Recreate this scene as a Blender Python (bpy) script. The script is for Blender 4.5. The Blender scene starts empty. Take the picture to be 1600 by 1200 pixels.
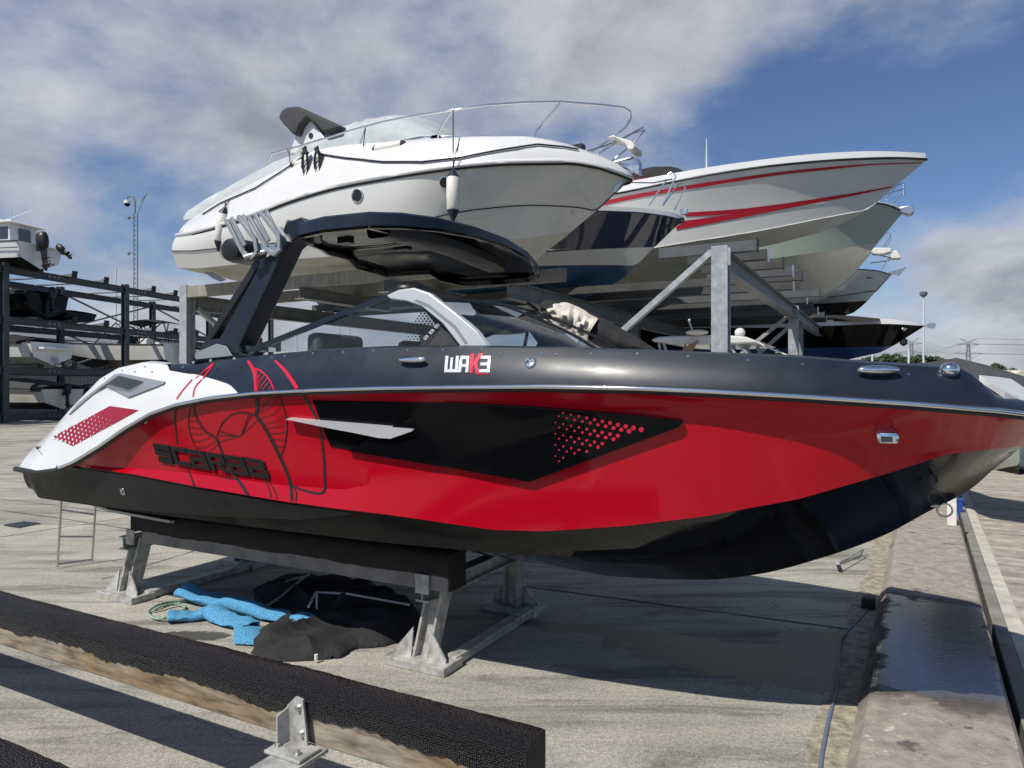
import bpy, bmesh, math, random
import numpy as np
from mathutils import Vector as V, Matrix
from mathutils.bvhtree import BVHTree
from mathutils.geometry import delaunay_2d_cdt
R = math.radians
C = bpy.context.scene.collection
scene = bpy.context.scene
random.seed(7)
# ---------------- camera, sky, sun, exposure ----------------
FPX = 1110.0; CX = 800.0; CY = 600.0; CAMZ = 1.8
cam = bpy.data.objects.new('camera', bpy.data.cameras.new('camera')); C.objects.link(cam)
cam.location = (0, 0, CAMZ); cam.rotation_euler = (R(90), 0, 0)
cam.data.sensor_width = 36; cam.data.lens = FPX/1600*36; cam.data.clip_end = 3000; cam.data.clip_start = .05
scene.camera = cam
scene.view_settings.view_transform = 'Standard'; scene.view_settings.look = 'None'
scene.view_settings.exposure = .15
SUN_EL = R(52); SHX, SHY = math.sin(R(46)), math.cos(R(46))   # horizontal direction in which shadows fall
sl = bpy.data.lights.new('sun', 'SUN'); so = bpy.data.objects.new('sun', sl); C.objects.link(so)
sl.energy = 4.4; sl.angle = R(.53); sl.color = (1, .95, .87)
sd = V((SHX*math.cos(SUN_EL), SHY*math.cos(SUN_EL), -math.sin(SUN_EL)))
so.rotation_euler = sd.to_track_quat('-Z', 'Y').to_euler()
def sky():
    w = bpy.data.worlds.new('World'); scene.world = w; w.use_nodes = True
    nt = w.node_tree; N = nt.nodes; L = nt.links; N.clear()
    out = N.new('ShaderNodeOutputWorld'); bg = N.new('ShaderNodeBackground'); bg.inputs[1].default_value = .085
    st = N.new('ShaderNodeTexSky'); st.sky_type = 'NISHITA'; st.sun_disc = False
    st.sun_elevation = SUN_EL; st.sun_rotation = math.atan2(-SHX, -SHY); st.dust_density = .6; st.ozone_density = 3.0; st.air_density = .9
    def m(op, a, b=None, c=None, clamp=False):
        n = N.new('ShaderNodeMath'); n.operation = op; n.use_clamp = clamp
        for i, v in enumerate((a, b, c)):
            if v is None: continue
            if isinstance(v, (int, float)): n.inputs[i].default_value = v
            else: L.new(v, n.inputs[i])
        return n.outputs[0]
    tc = N.new('ShaderNodeTexCoord'); sx = N.new('ShaderNodeSeparateXYZ'); L.new(tc.outputs['Generated'], sx.inputs[0])
    zz = m('ADD', m('MAXIMUM', sx.outputs[2], 0), .42)
    cb = N.new('ShaderNodeCombineXYZ'); L.new(m('DIVIDE', sx.outputs[0], zz), cb.inputs[0]); L.new(m('DIVIDE', sx.outputs[1], zz), cb.inputs[1]); cb.inputs[2].default_value = 4.2
    def noise(scale, det, rough, dist=0, vec=None):
        n = N.new('ShaderNodeTexNoise'); n.inputs['Scale'].default_value = scale; n.inputs['Detail'].default_value = det
        n.inputs['Roughness'].default_value = rough; n.inputs['Distortion'].default_value = dist
        L.new(vec or cb.outputs[0], n.inputs['Vector']); return n.outputs['Fac']
    big = noise(1.9, 11, .58, .15)
    cov = big
    # cloud banks: direction (photo pixel), angular size, weight
    for (px, py, sz, wt) in ((640, 90, .30, .15), (1010, 60, .17, .15), (330, 60, .20, .11), (380, 240, .12, .08), (40, 280, .09, .17), (1560, 430, .17, .24), (1420, 60, .10, .11), (1200,-60,.2,.12),
                             (1330, 200, .20, -.24), (190, 290, .13, -.13), (60, 190, .12, -.03), (1150, 520, .12, .05), (450, 560, .25, .12)):
        d = V(((px-CX)/FPX, 1, -(py-CY)/FPX)).normalized()
        dp = N.new('ShaderNodeVectorMath'); dp.operation = 'DISTANCE'; L.new(tc.outputs['Generated'], dp.inputs[0]); dp.inputs[1].default_value = d
        g = m('POWER', 2.718, m('MULTIPLY', m('POWER', m('DIVIDE', dp.outputs['Value'], sz), 2), -1))
        cov = m('ADD', cov, m('MULTIPLY', g, wt))
    low = m('MAXIMUM', m('SUBTRACT', 1, m('DIVIDE', m('MAXIMUM', sx.outputs[2], 0), .14)), 0)
    cov = m('ADD', cov, m('MULTIPLY', low, .17))
    mr = N.new('ShaderNodeMapRange'); mr.interpolation_type = 'SMOOTHSTEP'; L.new(cov, mr.inputs[0])
    mr.inputs[1].default_value = .45; mr.inputs[2].default_value = .76
    dens = noise(3.6, 10, .62, .25)
    cr = N.new('ShaderNodeValToRGB'); L.new(m('ADD', m('MULTIPLY', dens, .7), m('MULTIPLY', cov, .35)), cr.inputs[0])
    e = cr.color_ramp.elements; e[0].position = .38; e[0].color = (8.2, 8.4, 8.8, 1); e[1].position = .74; e[1].color = (3.3, 3.5, 4.1, 1)
    tint = N.new('ShaderNodeMix'); tint.data_type = 'RGBA'; tint.blend_type = 'MULTIPLY'; tint.inputs[0].default_value = 1
    L.new(st.outputs[0], tint.inputs[6]); tint.inputs[7].default_value = (.80, .90, 1.05, 1)
    mx = N.new('ShaderNodeMix'); mx.data_type = 'RGBA'
    L.new(m('MULTIPLY', mr.outputs[0], .93), mx.inputs[0]); L.new(tint.outputs[2], mx.inputs[6]); L.new(cr.outputs[0], mx.inputs[7])
    L.new(mx.outputs[2], bg.inputs[0]); L.new(bg.outputs[0], out.inputs[0])
sky()
# ---------------- projection helpers: a pixel of the photograph onto a real plane ----------------
def ray(u, v): return V(((u-CX)/FPX, 1, -(v-CY)/FPX))
def pz(u, v, z=0.0):
    r = ray(u, v); s = (z-CAMZ)/r.z; return V((r.x*s, s, z))
def pd(u, v, Y):
    r = ray(u, v); return V((r.x*Y, Y, CAMZ+r.z*Y))
CAMP = V((0, 0, CAMZ))
class Frame:
    def __init__(s, x, y, deg):
        a = R(deg); s.o = V((x, y, 0)); s.u = V((math.cos(a), -math.sin(a), 0)); s.n = V((-math.sin(a), -math.cos(a), 0))
    def P(s, t, b, z): return s.o + s.u*t + s.n*b + V((0, 0, z))
    def tt(s, u, b):            # station whose point at offset b shows in pixel column u
        k = (u-CX)/FPX; p = s.o + s.n*b
        return (k*p.y-p.x)/(s.u.x-k*s.u.y)
    def px(s, t, b):
        p = s.P(t, b, 0); return CX+FPX*p.x/p.y
    def zz(s, t, b, v):
        p = s.P(t, b, 0); return CAMZ-(v-CY)/FPX*p.y
    def at(s, u, v, b):
        t = s.tt(u, b); return s.P(t, b, s.zz(t, b, v))
def itp(pts, x):                # piecewise monotone cubic
    xs = [p[0] for p in pts]; ys = [p[1] for p in pts]
    n = len(xs)
    if x <= xs[0]: return ys[0]+ (ys[1]-ys[0])/(xs[1]-xs[0])*max(x-xs[0], -40 if abs(xs[0])>20 else 0)
    if x >= xs[-1]: return ys[-1]
    d = [(ys[i+1]-ys[i])/(xs[i+1]-xs[i]) for i in range(n-1)]
    m = [d[0]]+[0 if d[i-1]*d[i] <= 0 else 2*d[i-1]*d[i]/(d[i-1]+d[i]) for i in range(1, n-1)]+[d[-1]]
    i = max(j for j in range(n-1) if xs[j] <= x); h = xs[i+1]-xs[i]; t = (x-xs[i])/h
    return (2*t**3-3*t*t+1)*ys[i]+(t**3-2*t*t+t)*h*m[i]+(-2*t**3+3*t*t)*ys[i+1]+(t**3-t*t)*h*m[i+1]
def lin(pts, x):
    return float(np.interp(x, [p[0] for p in pts], [p[1] for p in pts]))
# ---------------- mesh builder ----------------
class MB:
    def __init__(s): s.v = []; s.f = []; s.m = []; s.cur = 0
    def add(s, vs, fs):
        b = len(s.v); s.v += [V(p) for p in vs]
        for f in fs: s.f.append([b+i for i in f]); s.m.append(s.cur)
        return s
    def box(s, c, ax, ay, az):                    # centre, three half-axis vectors
        c, ax, ay, az = V(c), V(ax), V(ay), V(az)
        vs = [c+ax*i+ay*j+az*k for k in (-1, 1) for j in (-1, 1) for i in (-1, 1)]
        return s.add(vs, [(0,2,3,1), (4,5,7,6), (0,1,5,4), (2,6,7,3), (0,4,6,2), (1,3,7,5)])
    def beam(s, p, q, w, h, up=(0, 0, 1)):        # box beam between two points
        p, q = V(p), V(q); d = q-p
        if d.length < 1e-6: return s
        dn = d.normalized(); up = V(up)
        if abs(dn.dot(up)) > .98: up = V((0.883, -.469, 0))
        sd = dn.cross(up).normalized(); u2 = sd.cross(dn)
        return s.box((p+q)/2, d/2, sd*(w/2), u2*(h/2))
    def hbeam(s, p, q, w, h, tf=.014, up=(0, 0, 1), side=None):   # rolled H section
        p, q = V(p), V(q); d = q-p; dn = d.normalized(); up = V(up)
        if side is not None: sdv = V(side).normalized(); u2 = sdv.cross(dn)
        else:
            if abs(dn.dot(up)) > .98: up = V((0, 1, 0))
            sdv = dn.cross(up).normalized(); u2 = sdv.cross(dn)
        c = (p+q)/2
        for k in (-1, 1): s.box(c+u2*k*(h/2-tf/2), d/2, sdv*(w/2), u2*(tf/2))
        return s.box(c, d/2, sdv*(tf*.4), u2*(h/2-tf))
    def tube(s, pts, r, n=8, cap=True):
        pts = [V(p) for p in pts]; rs = r if isinstance(r, (list, tuple)) else [r]*len(pts)
        rings = []; prev = None
        for i, p in enumerate(pts):
            d = (pts[min(i+1, len(pts)-1)]-pts[max(i-1, 0)]).normalized()
            if prev is None: a = d.orthogonal().normalized()
            else:
                a = prev-d*prev.dot(d); a = a.normalized() if a.length > 1e-6 else d.orthogonal().normalized()
            prev = a; b = d.cross(a)
            rings.append([p+(a*math.cos(2*math.pi*k/n)+b*math.sin(2*math.pi*k/n))*rs[i] for k in range(n)])
        fs = [(i*n+k, i*n+(k+1) % n, (i+1)*n+(k+1) % n, (i+1)*n+k) for i in range(len(pts)-1) for k in range(n)]
        if cap: fs += [tuple(range(n))[::-1], tuple((len(pts)-1)*n+k for k in range(n))]
        return s.add([q for g in rings for q in g], fs)
    def grid(s, rows, close=False):               # rows of equal length
        n = len(rows[0]); fs = []
        for i in range(len(rows)-1):
            for k in range(n if close else n-1):
                k2 = (k+1) % n; q = [i*n+k, i*n+k2, (i+1)*n+k2, (i+1)*n+k]
                fs.append(q)
        return s.add([p for r in rows for p in r], fs)
    def prism(s, poly, off):                      # polygon extruded by a vector
        poly = [V(p) for p in poly]; off = V(off); n = len(poly)
        return s.add(poly+[p+off for p in poly], [tuple(range(n))[::-1], tuple(range(n, 2*n))]+[(i, (i+1) % n, n+(i+1) % n, n+i) for i in range(n)])
    def ball(s, c, rx, ry, rz, nu=14, nv=9, rot=None):
        c = V(c); rot = rot or Matrix.Identity(3); vs = []
        for j in range(nv+1):
            th = math.pi*j/nv
            for i in range(nu):
                ph = 2*math.pi*i/nu
                vs.append(c+rot @ V((rx*math.sin(th)*math.cos(ph), ry*math.sin(th)*math.sin(ph), rz*math.cos(th))))
        return s.add(vs, [(j*nu+i, (j+1)*nu+i, (j+1)*nu+(i+1) % nu, j*nu+(i+1) % nu) for j in range(nv) for i in range(nu)])
    def lathe(s, c, axis, prof, n=16):            # prof: (distance along axis, radius)
        c = V(c); ax = V(axis).normalized()
        a = ax.orthogonal().normalized(); b = ax.cross(a); m_ = len(prof)
        vs = [c+ax*h+(a*math.cos(2*math.pi*k/n)+b*math.sin(2*math.pi*k/n))*max(r, 1e-4) for h, r in prof for k in range(n)]
        return s.add(vs, [(i*n+k, i*n+(k+1) % n, (i+1)*n+(k+1) % n, (i+1)*n+k) for i in range(m_-1) for k in range(n)]+[tuple(range(n))[::-1], tuple((m_-1)*n+k for k in range(n))])
ORI = {}
def mesh_of(name, mb, mats, org, ang, weld=1e-5):
    me = bpy.data.meshes.new(name)
    me.from_pydata([tuple(p-org) for p in mb.v], [], mb.f)
    mats = mats if isinstance(mats, (list, tuple)) else [mats]
    for m in mats: me.materials.append(m)
    for p, i in zip(me.polygons, mb.m): p.material_index = i
    bm = bmesh.new(); bm.from_mesh(me)
    bmesh.ops.remove_doubles(bm, verts=bm.verts, dist=weld)
    bmesh.ops.dissolve_degenerate(bm, edges=bm.edges, dist=weld)
    bmesh.ops.recalc_face_normals(bm, faces=bm.faces)
    bm.to_mesh(me); bm.free()
    if ang: me.shade_smooth(); me.set_sharp_from_angle(angle=R(ang))
    return me
def part(name, mb, mats, parent, ang=35, label=None, stuff=False, bevel=0):
    org = ORI[parent.name]
    o = bpy.data.objects.new(name, mesh_of(name, mb, mats, org, ang)); C.objects.link(o); o.parent = parent
    ORI[o.name] = org
    if label: o['label'] = label
    if stuff: o['kind'] = 'stuff'
    if bevel: bev(o, bevel)
    return o
def bev(o, w):
    m = o.modifiers.new('bevel', 'BEVEL'); m.width = w; m.segments = 2; m.limit_method = 'ANGLE'; m.angle_limit = R(40)
def thing(name, label, cat, loc, group=None):
    o = bpy.data.objects.new(name, None); C.objects.link(o); o.location = loc; o.empty_display_size = .2
    o['label'] = label; o['category'] = cat
    if group: o['group'] = group
    ORI[o.name] = V(loc); return o
def solo(name, mb, mats, label=None, cat=None, group=None, ang=35, kind=None, bevel=0):
    c = V((sum(p.x for p in mb.v)/len(mb.v), sum(p.y for p in mb.v)/len(mb.v), min(p.z for p in mb.v)))
    if kind == 'structure': c = V((0, 0, 0))
    o = bpy.data.objects.new(name, mesh_of(name, mb, mats, c, ang)); C.objects.link(o); o.location = c
    ORI[o.name] = c
    if label: o['label'] = label
    if cat: o['category'] = cat
    if group: o['group'] = group
    if kind: o['kind'] = kind
    if bevel: bev(o, bevel)
    return o
def bvh(*mbs):
    vs = []; fs = []
    for mb in mbs:
        b = len(vs); vs += mb.v; fs += [[b+i for i in f] for f in mb.f]
    return BVHTree.FromPolygons(vs, fs)
def hit(tree, u, v, fb=None):
    d = ray(u, v).normalized(); h = tree.ray_cast(CAMP, d)
    if h[0] is None:
        return (fb(u, v), -d) if fb else (None, None)
    n = h[1] if h[1].dot(d) < 0 else -h[1]
    return h[0], n
def patch(mb, poly, tree, off, step=14, fb=None, thick=0, holes=None):
    """a panel or decal laid on a surface: outline in photo pixels, cut into small faces that follow the surface"""
    P = []; n = len(poly)
    for i in range(n):
        a, b = V(poly[i]).to_2d(), V(poly[(i+1) % n]).to_2d(); k = max(1, int((b-a).length/step))
        P += [a.lerp(b, j/k) for j in range(k)]
    nb = len(P); xs = [p.x for p in P]; ys = [p.y for p in P]
    def inside(x, y):
        c = False
        for i in range(nb):
            a, b = P[i], P[(i+1) % nb]
            if (a.y > y) != (b.y > y) and x < (b.x-a.x)*(y-a.y)/(b.y-a.y)+a.x: c = not c
        return c
    x = min(xs)+step*.5
    while x < max(xs):
        y = min(ys)+step*.5
        while y < max(ys):
            if inside(x, y) and min((V((x, y))-q).length for q in P[:nb]) > step*.4: P.append(V((x, y)))
            y += step
        x += step
    vs, es, fs, _, _, _ = delaunay_2d_cdt(P, [(i, (i+1) % nb) for i in range(nb)], [], 1, 1e-4)
    out = []; back = []
    for q in vs:
        p, nn = hit(tree, q.x, q.y, fb)
        if p is None: p, nn = pd(q.x, q.y, 4), V((0, -1, 0))
        out.append(p+nn*off); back.append(p+nn*(off-thick))
    mb.add(out, fs)
    if thick:
        idx = {}
        edge = {}
        for f in fs:
            for i in range(len(f)):
                a, b = f[i], f[(i+1) % len(f)]; edge[(min(a, b), max(a, b))] = edge.get((min(a, b), max(a, b)), 0)+1
        for (a, b), c in edge.items():
            if c == 1: mb.add([out[a], out[b], back[b], back[a]], [(0, 1, 2, 3)])
    return mb
def stroke(mb, pts, w, tree, off=.004, fb=None, step=5, thick=0, smooth=True):
    """a painted line laid on a surface; pts in photo pixels, w width in photo pixels (number or list)"""
    pts = [V((p[0], p[1])) for p in pts]; ws = w if isinstance(w, (list, tuple)) else [w]*len(pts)
    if smooth and len(pts) > 2:
        q = []; qw = []
        for i in range(len(pts)-1):
            p0, p1, p2, p3 = pts[max(i-1, 0)], pts[i], pts[i+1], pts[min(i+2, len(pts)-1)]
            k = max(2, int((p2-p1).length/step))
            for j in range(k):
                t = j/k
                q.append(.5*((2*p1)+(p2-p0)*t+(2*p0-5*p1+4*p2-p3)*t*t+(3*p1-p0-3*p2+p3)*t**3)); qw.append(ws[i]*(1-t)+ws[i+1]*t)
        q.append(pts[-1]); qw.append(ws[-1])
    else:
        q = []; qw = []
        for i in range(len(pts)-1):
            k = max(1, int((pts[i+1]-pts[i]).length/step))
            for j in range(k): q.append(pts[i].lerp(pts[i+1], j/k)); qw.append(ws[i]*(1-j/k)+ws[i+1]*j/k)
        q.append(pts[-1]); qw.append(ws[-1])
    A = []; B = []
    for i, p in enumerate(q):
        d = (q[min(i+1, len(q)-1)]-q[max(i-1, 0)])
        d = d.normalized() if d.length > 1e-9 else V((1, 0)); s = V((-d.y, d.x))*qw[i]/2
        ok = True; e = []
        for r in (p+s, p-s):
            h, n = hit(tree, r.x, r.y, fb)
            e.append(None if h is None else h+n*off)
        A.append(e[0]); B.append(e[1])
    for i in range(len(q)-1):
        if None in (A[i], A[i+1], B[i], B[i+1]): continue
        if (A[i]-A[i+1]).length > .3: continue
        mb.add([A[i], A[i+1], B[i+1], B[i]], [(0, 1, 2, 3)])
    return mb
# ---------------- materials ----------------
def mat(name, col, rough=.5, metal=0, coat=0, var=0, vscale=4, bump=0, bscale=60, spec=.5, rvar=0, trans=0, ior=1.45, alpha=1, var2=None, stretch=None, coatr=.04):
    m = bpy.data.materials.new(name); m.use_nodes = True; nt = m.node_tree; N = nt.nodes; L = nt.links
    b = N['Principled BSDF']; b.inputs['Base Color'].default_value = (*col, 1); b.inputs['Roughness'].default_value = rough
    b.inputs['Metallic'].default_value = metal; b.inputs['Coat Weight'].default_value = coat; b.inputs['Coat Roughness'].default_value = coatr
    b.inputs['Specular IOR Level'].default_value = spec; b.inputs['IOR'].default_value = ior
    b.inputs['Transmission Weight'].default_value = trans; b.inputs['Alpha'].default_value = alpha
    if var or bump or rvar:
        tc = N.new('ShaderNodeTexCoord'); mp = N.new('ShaderNodeMapping'); L.new(tc.outputs['Object'], mp.inputs[0])
        if stretch: mp.inputs['Scale'].default_value = stretch
    if var or rvar:
        n = N.new('ShaderNodeTexNoise'); n.inputs['Scale'].default_value = vscale; n.inputs['Detail'].default_value = 8; n.inputs['Roughness'].default_value = .65; L.new(mp.outputs[0], n.inputs[0])
    if var:
        r = N.new('ShaderNodeValToRGB'); L.new(n.outputs['Fac'], r.inputs[0])
        d = var2 or tuple(c*(1-var) for c in col)
        r.color_ramp.elements[0].position = .32; r.color_ramp.elements[0].color = (*d, 1)
        r.color_ramp.elements[1].position = .66; r.color_ramp.elements[1].color = (*[min(1, c*(1+var*.35)) for c in col], 1)
        L.new(r.outputs[0], b.inputs['Base Color'])
    if rvar:
        mr = N.new('ShaderNodeMapRange'); L.new(n.outputs['Fac'], mr.inputs[0]); mr.inputs[1].default_value = .3; mr.inputs[2].default_value = .7
        mr.inputs[3].default_value = max(0, rough-rvar); mr.inputs[4].default_value = min(1, rough+rvar); L.new(mr.outputs[0], b.inputs['Roughness'])
    if bump:
        n2 = N.new('ShaderNodeTexNoise'); n2.inputs['Scale'].default_value = bscale; n2.inputs['Detail'].default_value = 5; L.new(mp.outputs[0], n2.inputs[0])
        bp = N.new('ShaderNodeBump'); bp.inputs['Strength'].default_value = bump; bp.inputs['Distance'].default_value = .01; L.new(n2.outputs['Fac'], bp.inputs['Height']); L.new(bp.outputs[0], b.inputs['Normal'])
    return m
M = {}
M['red'] = mat('red_gelcoat', (.40, .002, .012), .14, spec=.25, coat=.22, rvar=.05, vscale=2)
M['black'] = mat('black_gelcoat', (.003, .0035, .0045), .07, spec=.14, rvar=.08, vscale=3)
M['blackmatte'] = mat('satin_black', (.012, .012, .014), .42, rvar=.1)
M['dusty'] = mat('dusty_black_gelcoat', (.014, .014, .014), .35, spec=.25, var=.6, vscale=7, rvar=.15)
M['navy'] = mat('slate_navy_gelcoat', (.012, .019, .034), .38, spec=.35, coat=.05, var=.3, vscale=3, rvar=.08, coatr=.15)
M['portglass'] = mat('port_glass', (.01, .012, .015), .35)
M['white'] = mat('white_gelcoat', (.68, .68, .67), .25, coat=.5, var=.05, vscale=3)
M['crimson'] = mat('crimson_vinyl', (.55, .012, .045), .3)
M['darkred'] = mat('dark_red_vinyl', (.30, .004, .02), .3)
M['chrome'] = mat('polished_steel', (.8, .8, .8), .08, metal=1)
M['steel'] = mat('brushed_steel', (.55, .56, .57), .3, metal=1, rvar=.1, vscale=20)
M['rubber'] = mat('black_rubber', (.02, .02, .02), .55, var=.3, vscale=10)
M['greytrim'] = mat('grey_trim', (.24, .26, .29), .35, var=.1)
M['darkgrille'] = mat('dark_grille', (.05, .055, .06), .5)
M['silver'] = mat('silver_paint', (.62, .63, .65), .28, metal=.35, coat=.5)
M['glass'] = mat('tinted_glass', (.52, .60, .70), .02, trans=1, ior=1.01, spec=.5, coat=1)
M['darkglass'] = mat('dark_glass', (.02, .025, .03), .06, coat=1)
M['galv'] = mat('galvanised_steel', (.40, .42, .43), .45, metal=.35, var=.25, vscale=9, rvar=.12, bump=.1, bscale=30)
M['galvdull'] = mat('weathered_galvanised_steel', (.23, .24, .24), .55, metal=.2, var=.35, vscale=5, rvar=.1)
M['darksteel'] = mat('dark_painted_steel', (.055, .065, .075), .45, var=.35, vscale=4)
M['wood'] = mat('bunk_timber', (.30, .22, .15), .8, var=.45, vscale=5, bump=.35, bscale=18, stretch=(1, 1, 7))
M['greywood'] = mat('weathered_grey_timber', (.22, .21, .19), .85, var=.35, vscale=5, bump=.3, bscale=20)
M['palewhite'] = mat('pale_gelcoat', (.60, .60, .57), .16, coat=.6, var=.05, vscale=1.5)  # off-white gelcoat, its own pale tone
M['hullgrey'] = mat('hull_bottom_gelcoat', (.55, .53, .47), .35, var=.2, vscale=2)
M['cover'] = mat('grey_boat_cover', (.42, .46, .47), .8, var=.2, vscale=3, bump=.5, bscale=8)
M['darkcover'] = mat('charcoal_canvas', (.055, .057, .062), .85, var=.3, vscale=6, bump=.4, bscale=10)
M['blackcloth'] = mat('black_cloth', (.018, .018, .019), .85, var=.3, vscale=6, bump=.15, bscale=40)
M['cream'] = mat('stained_white_canvas', (.62, .58, .50), .85, var=.4, vscale=9, bump=.4, bscale=14)
M['blue'] = mat('blue_antifouling', (.02, .075, .15), .35, coat=.3, var=.45, vscale=3)
M['navyhull'] = mat('navy_hull_paint', (.008, .012, .05), .08, coat=1)
M['palegreen'] = mat('pale_green_hull', (.40, .46, .41), .25, coat=.5, var=.08, vscale=1)
M['redstripe'] = mat('red_stripe', (.42, .012, .03), .3)
M['plasticwhite'] = mat('fender_vinyl', (.70, .68, .62), .45, var=.15, vscale=12)
M['rope'] = mat('dark_rope', (.02, .022, .03), .8)
# ================= the red wake boat on its cradle =================
B0 = Frame(-.28, 5.10, 28)
BR = [(-3.66, 1.14), (-3.3, 1.2), (-2, 1.22), (0.6, 1.22), (1.4, 1.18), (2.0, 1.10), (2.6, .96), (3.0, .80), (3.15, .70), (3.32, .42), (3.42, .0)]
BC2 = [(-3.66, 1.10), (-3.2, 1.14), (0, 1.14), (1.0, 1.06), (1.6, 1.02), (2.2, .90), (2.6, .76), (3.0, .52), (3.22, .24), (3.34, 0), (3.42, 0)]
BC1 = [(-3.66, 1.06), (-3.2, 1.04), (-.5, 1.04), (.4, .98), (1.2, .80), (1.8, .58), (2.4, .36), (2.9, .20), (3.15, .09), (3.34, 0), (3.42, 0)]
RAIL = [(-20,735),(15,730),(60,739),(90,735),(120,723),(160,699),(200,671),(240,648),(280,634),(330,624),(400,616),(500,611),(600,608),(700,607),(850,606),(1000,609),(1100,613),(1247,621),(1413,632),(1560,644),(1600,649),(1640,653)]
C2P = [(0,736),(60,741),(88,724),(208,741),(305,760),(440,783),(520,794),(605,804),(770,828),(852,830),(976,822),(1100,807),(1247,780),(1380,742),(1480,710),(1560,701),(1600,697),(1640,690)]
C1P = [(0,742),(22,752),(52,765),(60,778),(215,800),(400,824),(600,848),(800,866),(1000,872),(1150,862),(1300,830),(1400,795),(1500,750),(1590,702),(1640,685)]
KP = [(870,893),(1000,903),(1100,906),(1180,898),(1280,873),(1380,837),(1453,798),(1513,767),(1553,733),(1590,703),(1610,684),(1632,660)]
TP = [(0,722),(13,716),(20,707),(45,707),(61,687),(69,685),(85,668),(109,640),(156,592),(185,575),(224,566),(260,570),(300,571),(381,559),(436,553),(507,547),(590,543),(729,542),(849,544),(915,546),(1080,552),(1240,558),(1363,568),(1507,576),(1563,625),(1600,629),(1640,640)]
WP = [(0,0),(248,0),(253,578),(300,586),(330,593),(360,601),(379,614),(1700,2000)]
ts = sorted(set([round(-3.66+i*.045, 4) for i in range(158)]+[-3.64, -3.6, -3.42, -3.40, 3.36, 3.40, 3.42, 3.05, 3.1, 3.2, 3.25]))
ts = [t for t in ts if t <= 3.42]
def zk(t):
    if t < 1.0: return .62 + (.02 if t > 0 else 0)*0
    u = B0.px(t, 0); return B0.zz(t, 0, itp(KP, u))
ZK1 = zk(1.0)
def zkeel(t):
    if t < -3.53: return B0.zz(t, 1.0, lin(C1P, B0.px(t, 1.05)))-.02
    if t < 1.0: return .60+(ZK1-.60)*max(0, (t+1)/2)**2 if t > -1 else .60
    return zk(t)
rows = []
for t in ts:
    br, b2, b1 = itp(BR, t), itp(BC2, t), itp(BC1, t)
    zr = B0.zz(t, br, lin(RAIL, B0.px(t, br)))
    z2 = B0.zz(t, b2, lin(C2P, B0.px(t, b2))); z1 = B0.zz(t, b1, lin(C1P, B0.px(t, b1)))
    k = zkeel(t); z2 = min(z2, zr-.012)
    if b1 < 1e-3: z1 = k
    z1 = max(z1, k); z1 = min(z1, z2-.002)
    if b2 < 1e-3: z2 = max(k, z1)
    # white cap / navy deck
    bt = max(br-.10-.16*max(0, (-2.2-t)/1.4), 0) if t < 3 else max(br-.10, 0)
    zt = B0.zz(t, bt, lin(TP, B0.px(t, bt))); zt = max(zt, zr+.02)
    u = B0.px(t, br-.04)
    wv = lin(WP, u)
    bw = None
    if u < 250: fw = 1.0
    elif u > 380: fw = 0.0
    else:
        v0, v1 = lin(RAIL, u), lin(TP, u); fw = min(1, max(0, (v0-wv)/(v0-v1)))
    rows.append(dict(t=t, k=k, b1=b1, z1=z1, b2=b2, z2=z2, br=br, zr=zr, bt=bt, zt=zt, fw=fw))
def P(t, b, z, s=1): return B0.P(t, b*s, z)
def sect(s, r, a, b, n, bulge=0):
    (ba, za), (bb, zb) = a, b
    return [P(r['t'], ba+(bb-ba)*i/n+bulge*math.sin(math.pi*i/n), za+(zb-za)*i/n, s) for i in range(n+1)]
bottom, sides, cap, deck, tub = MB(), MB(), MB(), MB(), MB()
def crease(r):      # a hard line pressed into the red side
    t = r['t']; u = B0.px(t, r['br']); v2, vr = lin(C2P, u), lin(RAIL, u)
    vc = lin([(88, 722), (305, 746), (430, 758), (520, 764), (640, 742), (800, 700), (900, 674), (1000, 655), (1080, 657), (1247, 683), (1370, 704), (1480, 706), (1640, 690)], u)
    return min(.80, max(.14, (v2-vc)/max(1, v2-vr)))
for s in (1, -1):
    bottom.grid([[P(r['t'], 0, r['k'], s)] + sect(s, r, (0, r['k']), (r['b1'], r['z1']), 3, -.012)[1:] + sect(s, r, (r['b1'], r['z1']), (r['b2'], r['z2']), 3, .006*min(1, r['b2']*3))[1:] for r in rows])
    g = []
    for r in rows:
        f = crease(r); bm_ = r['b2']+(r['br']-r['b2'])*f; zm = r['z2']+(r['zr']-r['z2'])*f
        amt = -.034*min(1, max(0, r['t']+3.4))*min(1, max(0, 3.3-r['t']))
        mid = (bm_+amt, zm)
        g.append(sect(s, r, (r['b2'], r['z2']), mid, 4)+sect(s, r, mid, (r['br'], r['zr']), 5, -.012)[1:])
    sides.grid(g)
    def pt(r, f): return (r['br']+(r['bt']-r['br'])*f, r['zr']+(r['zt']-r['zr'])*f)
    cap.grid([sect(s, r, pt(r, 0), pt(r, r['fw']), 5, .018*r['fw']) for r in rows if r['fw'] > 0])
    deck.grid([sect(s, r, pt(r, r['fw']), pt(r, 1), 5, .015) for r in rows if r['fw'] < 1])
    # gunwale top and inside
    inn = [[P(r['t'], r['bt'], r['zt'], s), P(r['t'], max(r['bt']-.07, 0), r['zt']+.012, s), P(r['t'], max(r['bt']-.2, 0), r['zt']+.005, s)] for r in rows]
    deck.grid([x for x, r in zip(inn, rows) if r['t'] > -1.9]); cap.grid([x for x, r in zip(inn, rows) if r['t'] <= -1.9+.05])
    tub.grid([[P(r['t'], max(r['bt']-.2, 0), r['zt']+.005, s), P(r['t'], max(r['bt']-.22, 0), r['zt']-.45 if -2.6 < r['t'] < 2.6 else r['zt']-.01, s), P(r['t'], 0, r['zt']-.45 if -2.6 < r['t'] < 2.6 else r['zt']-.005, s)] for r in rows])
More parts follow.
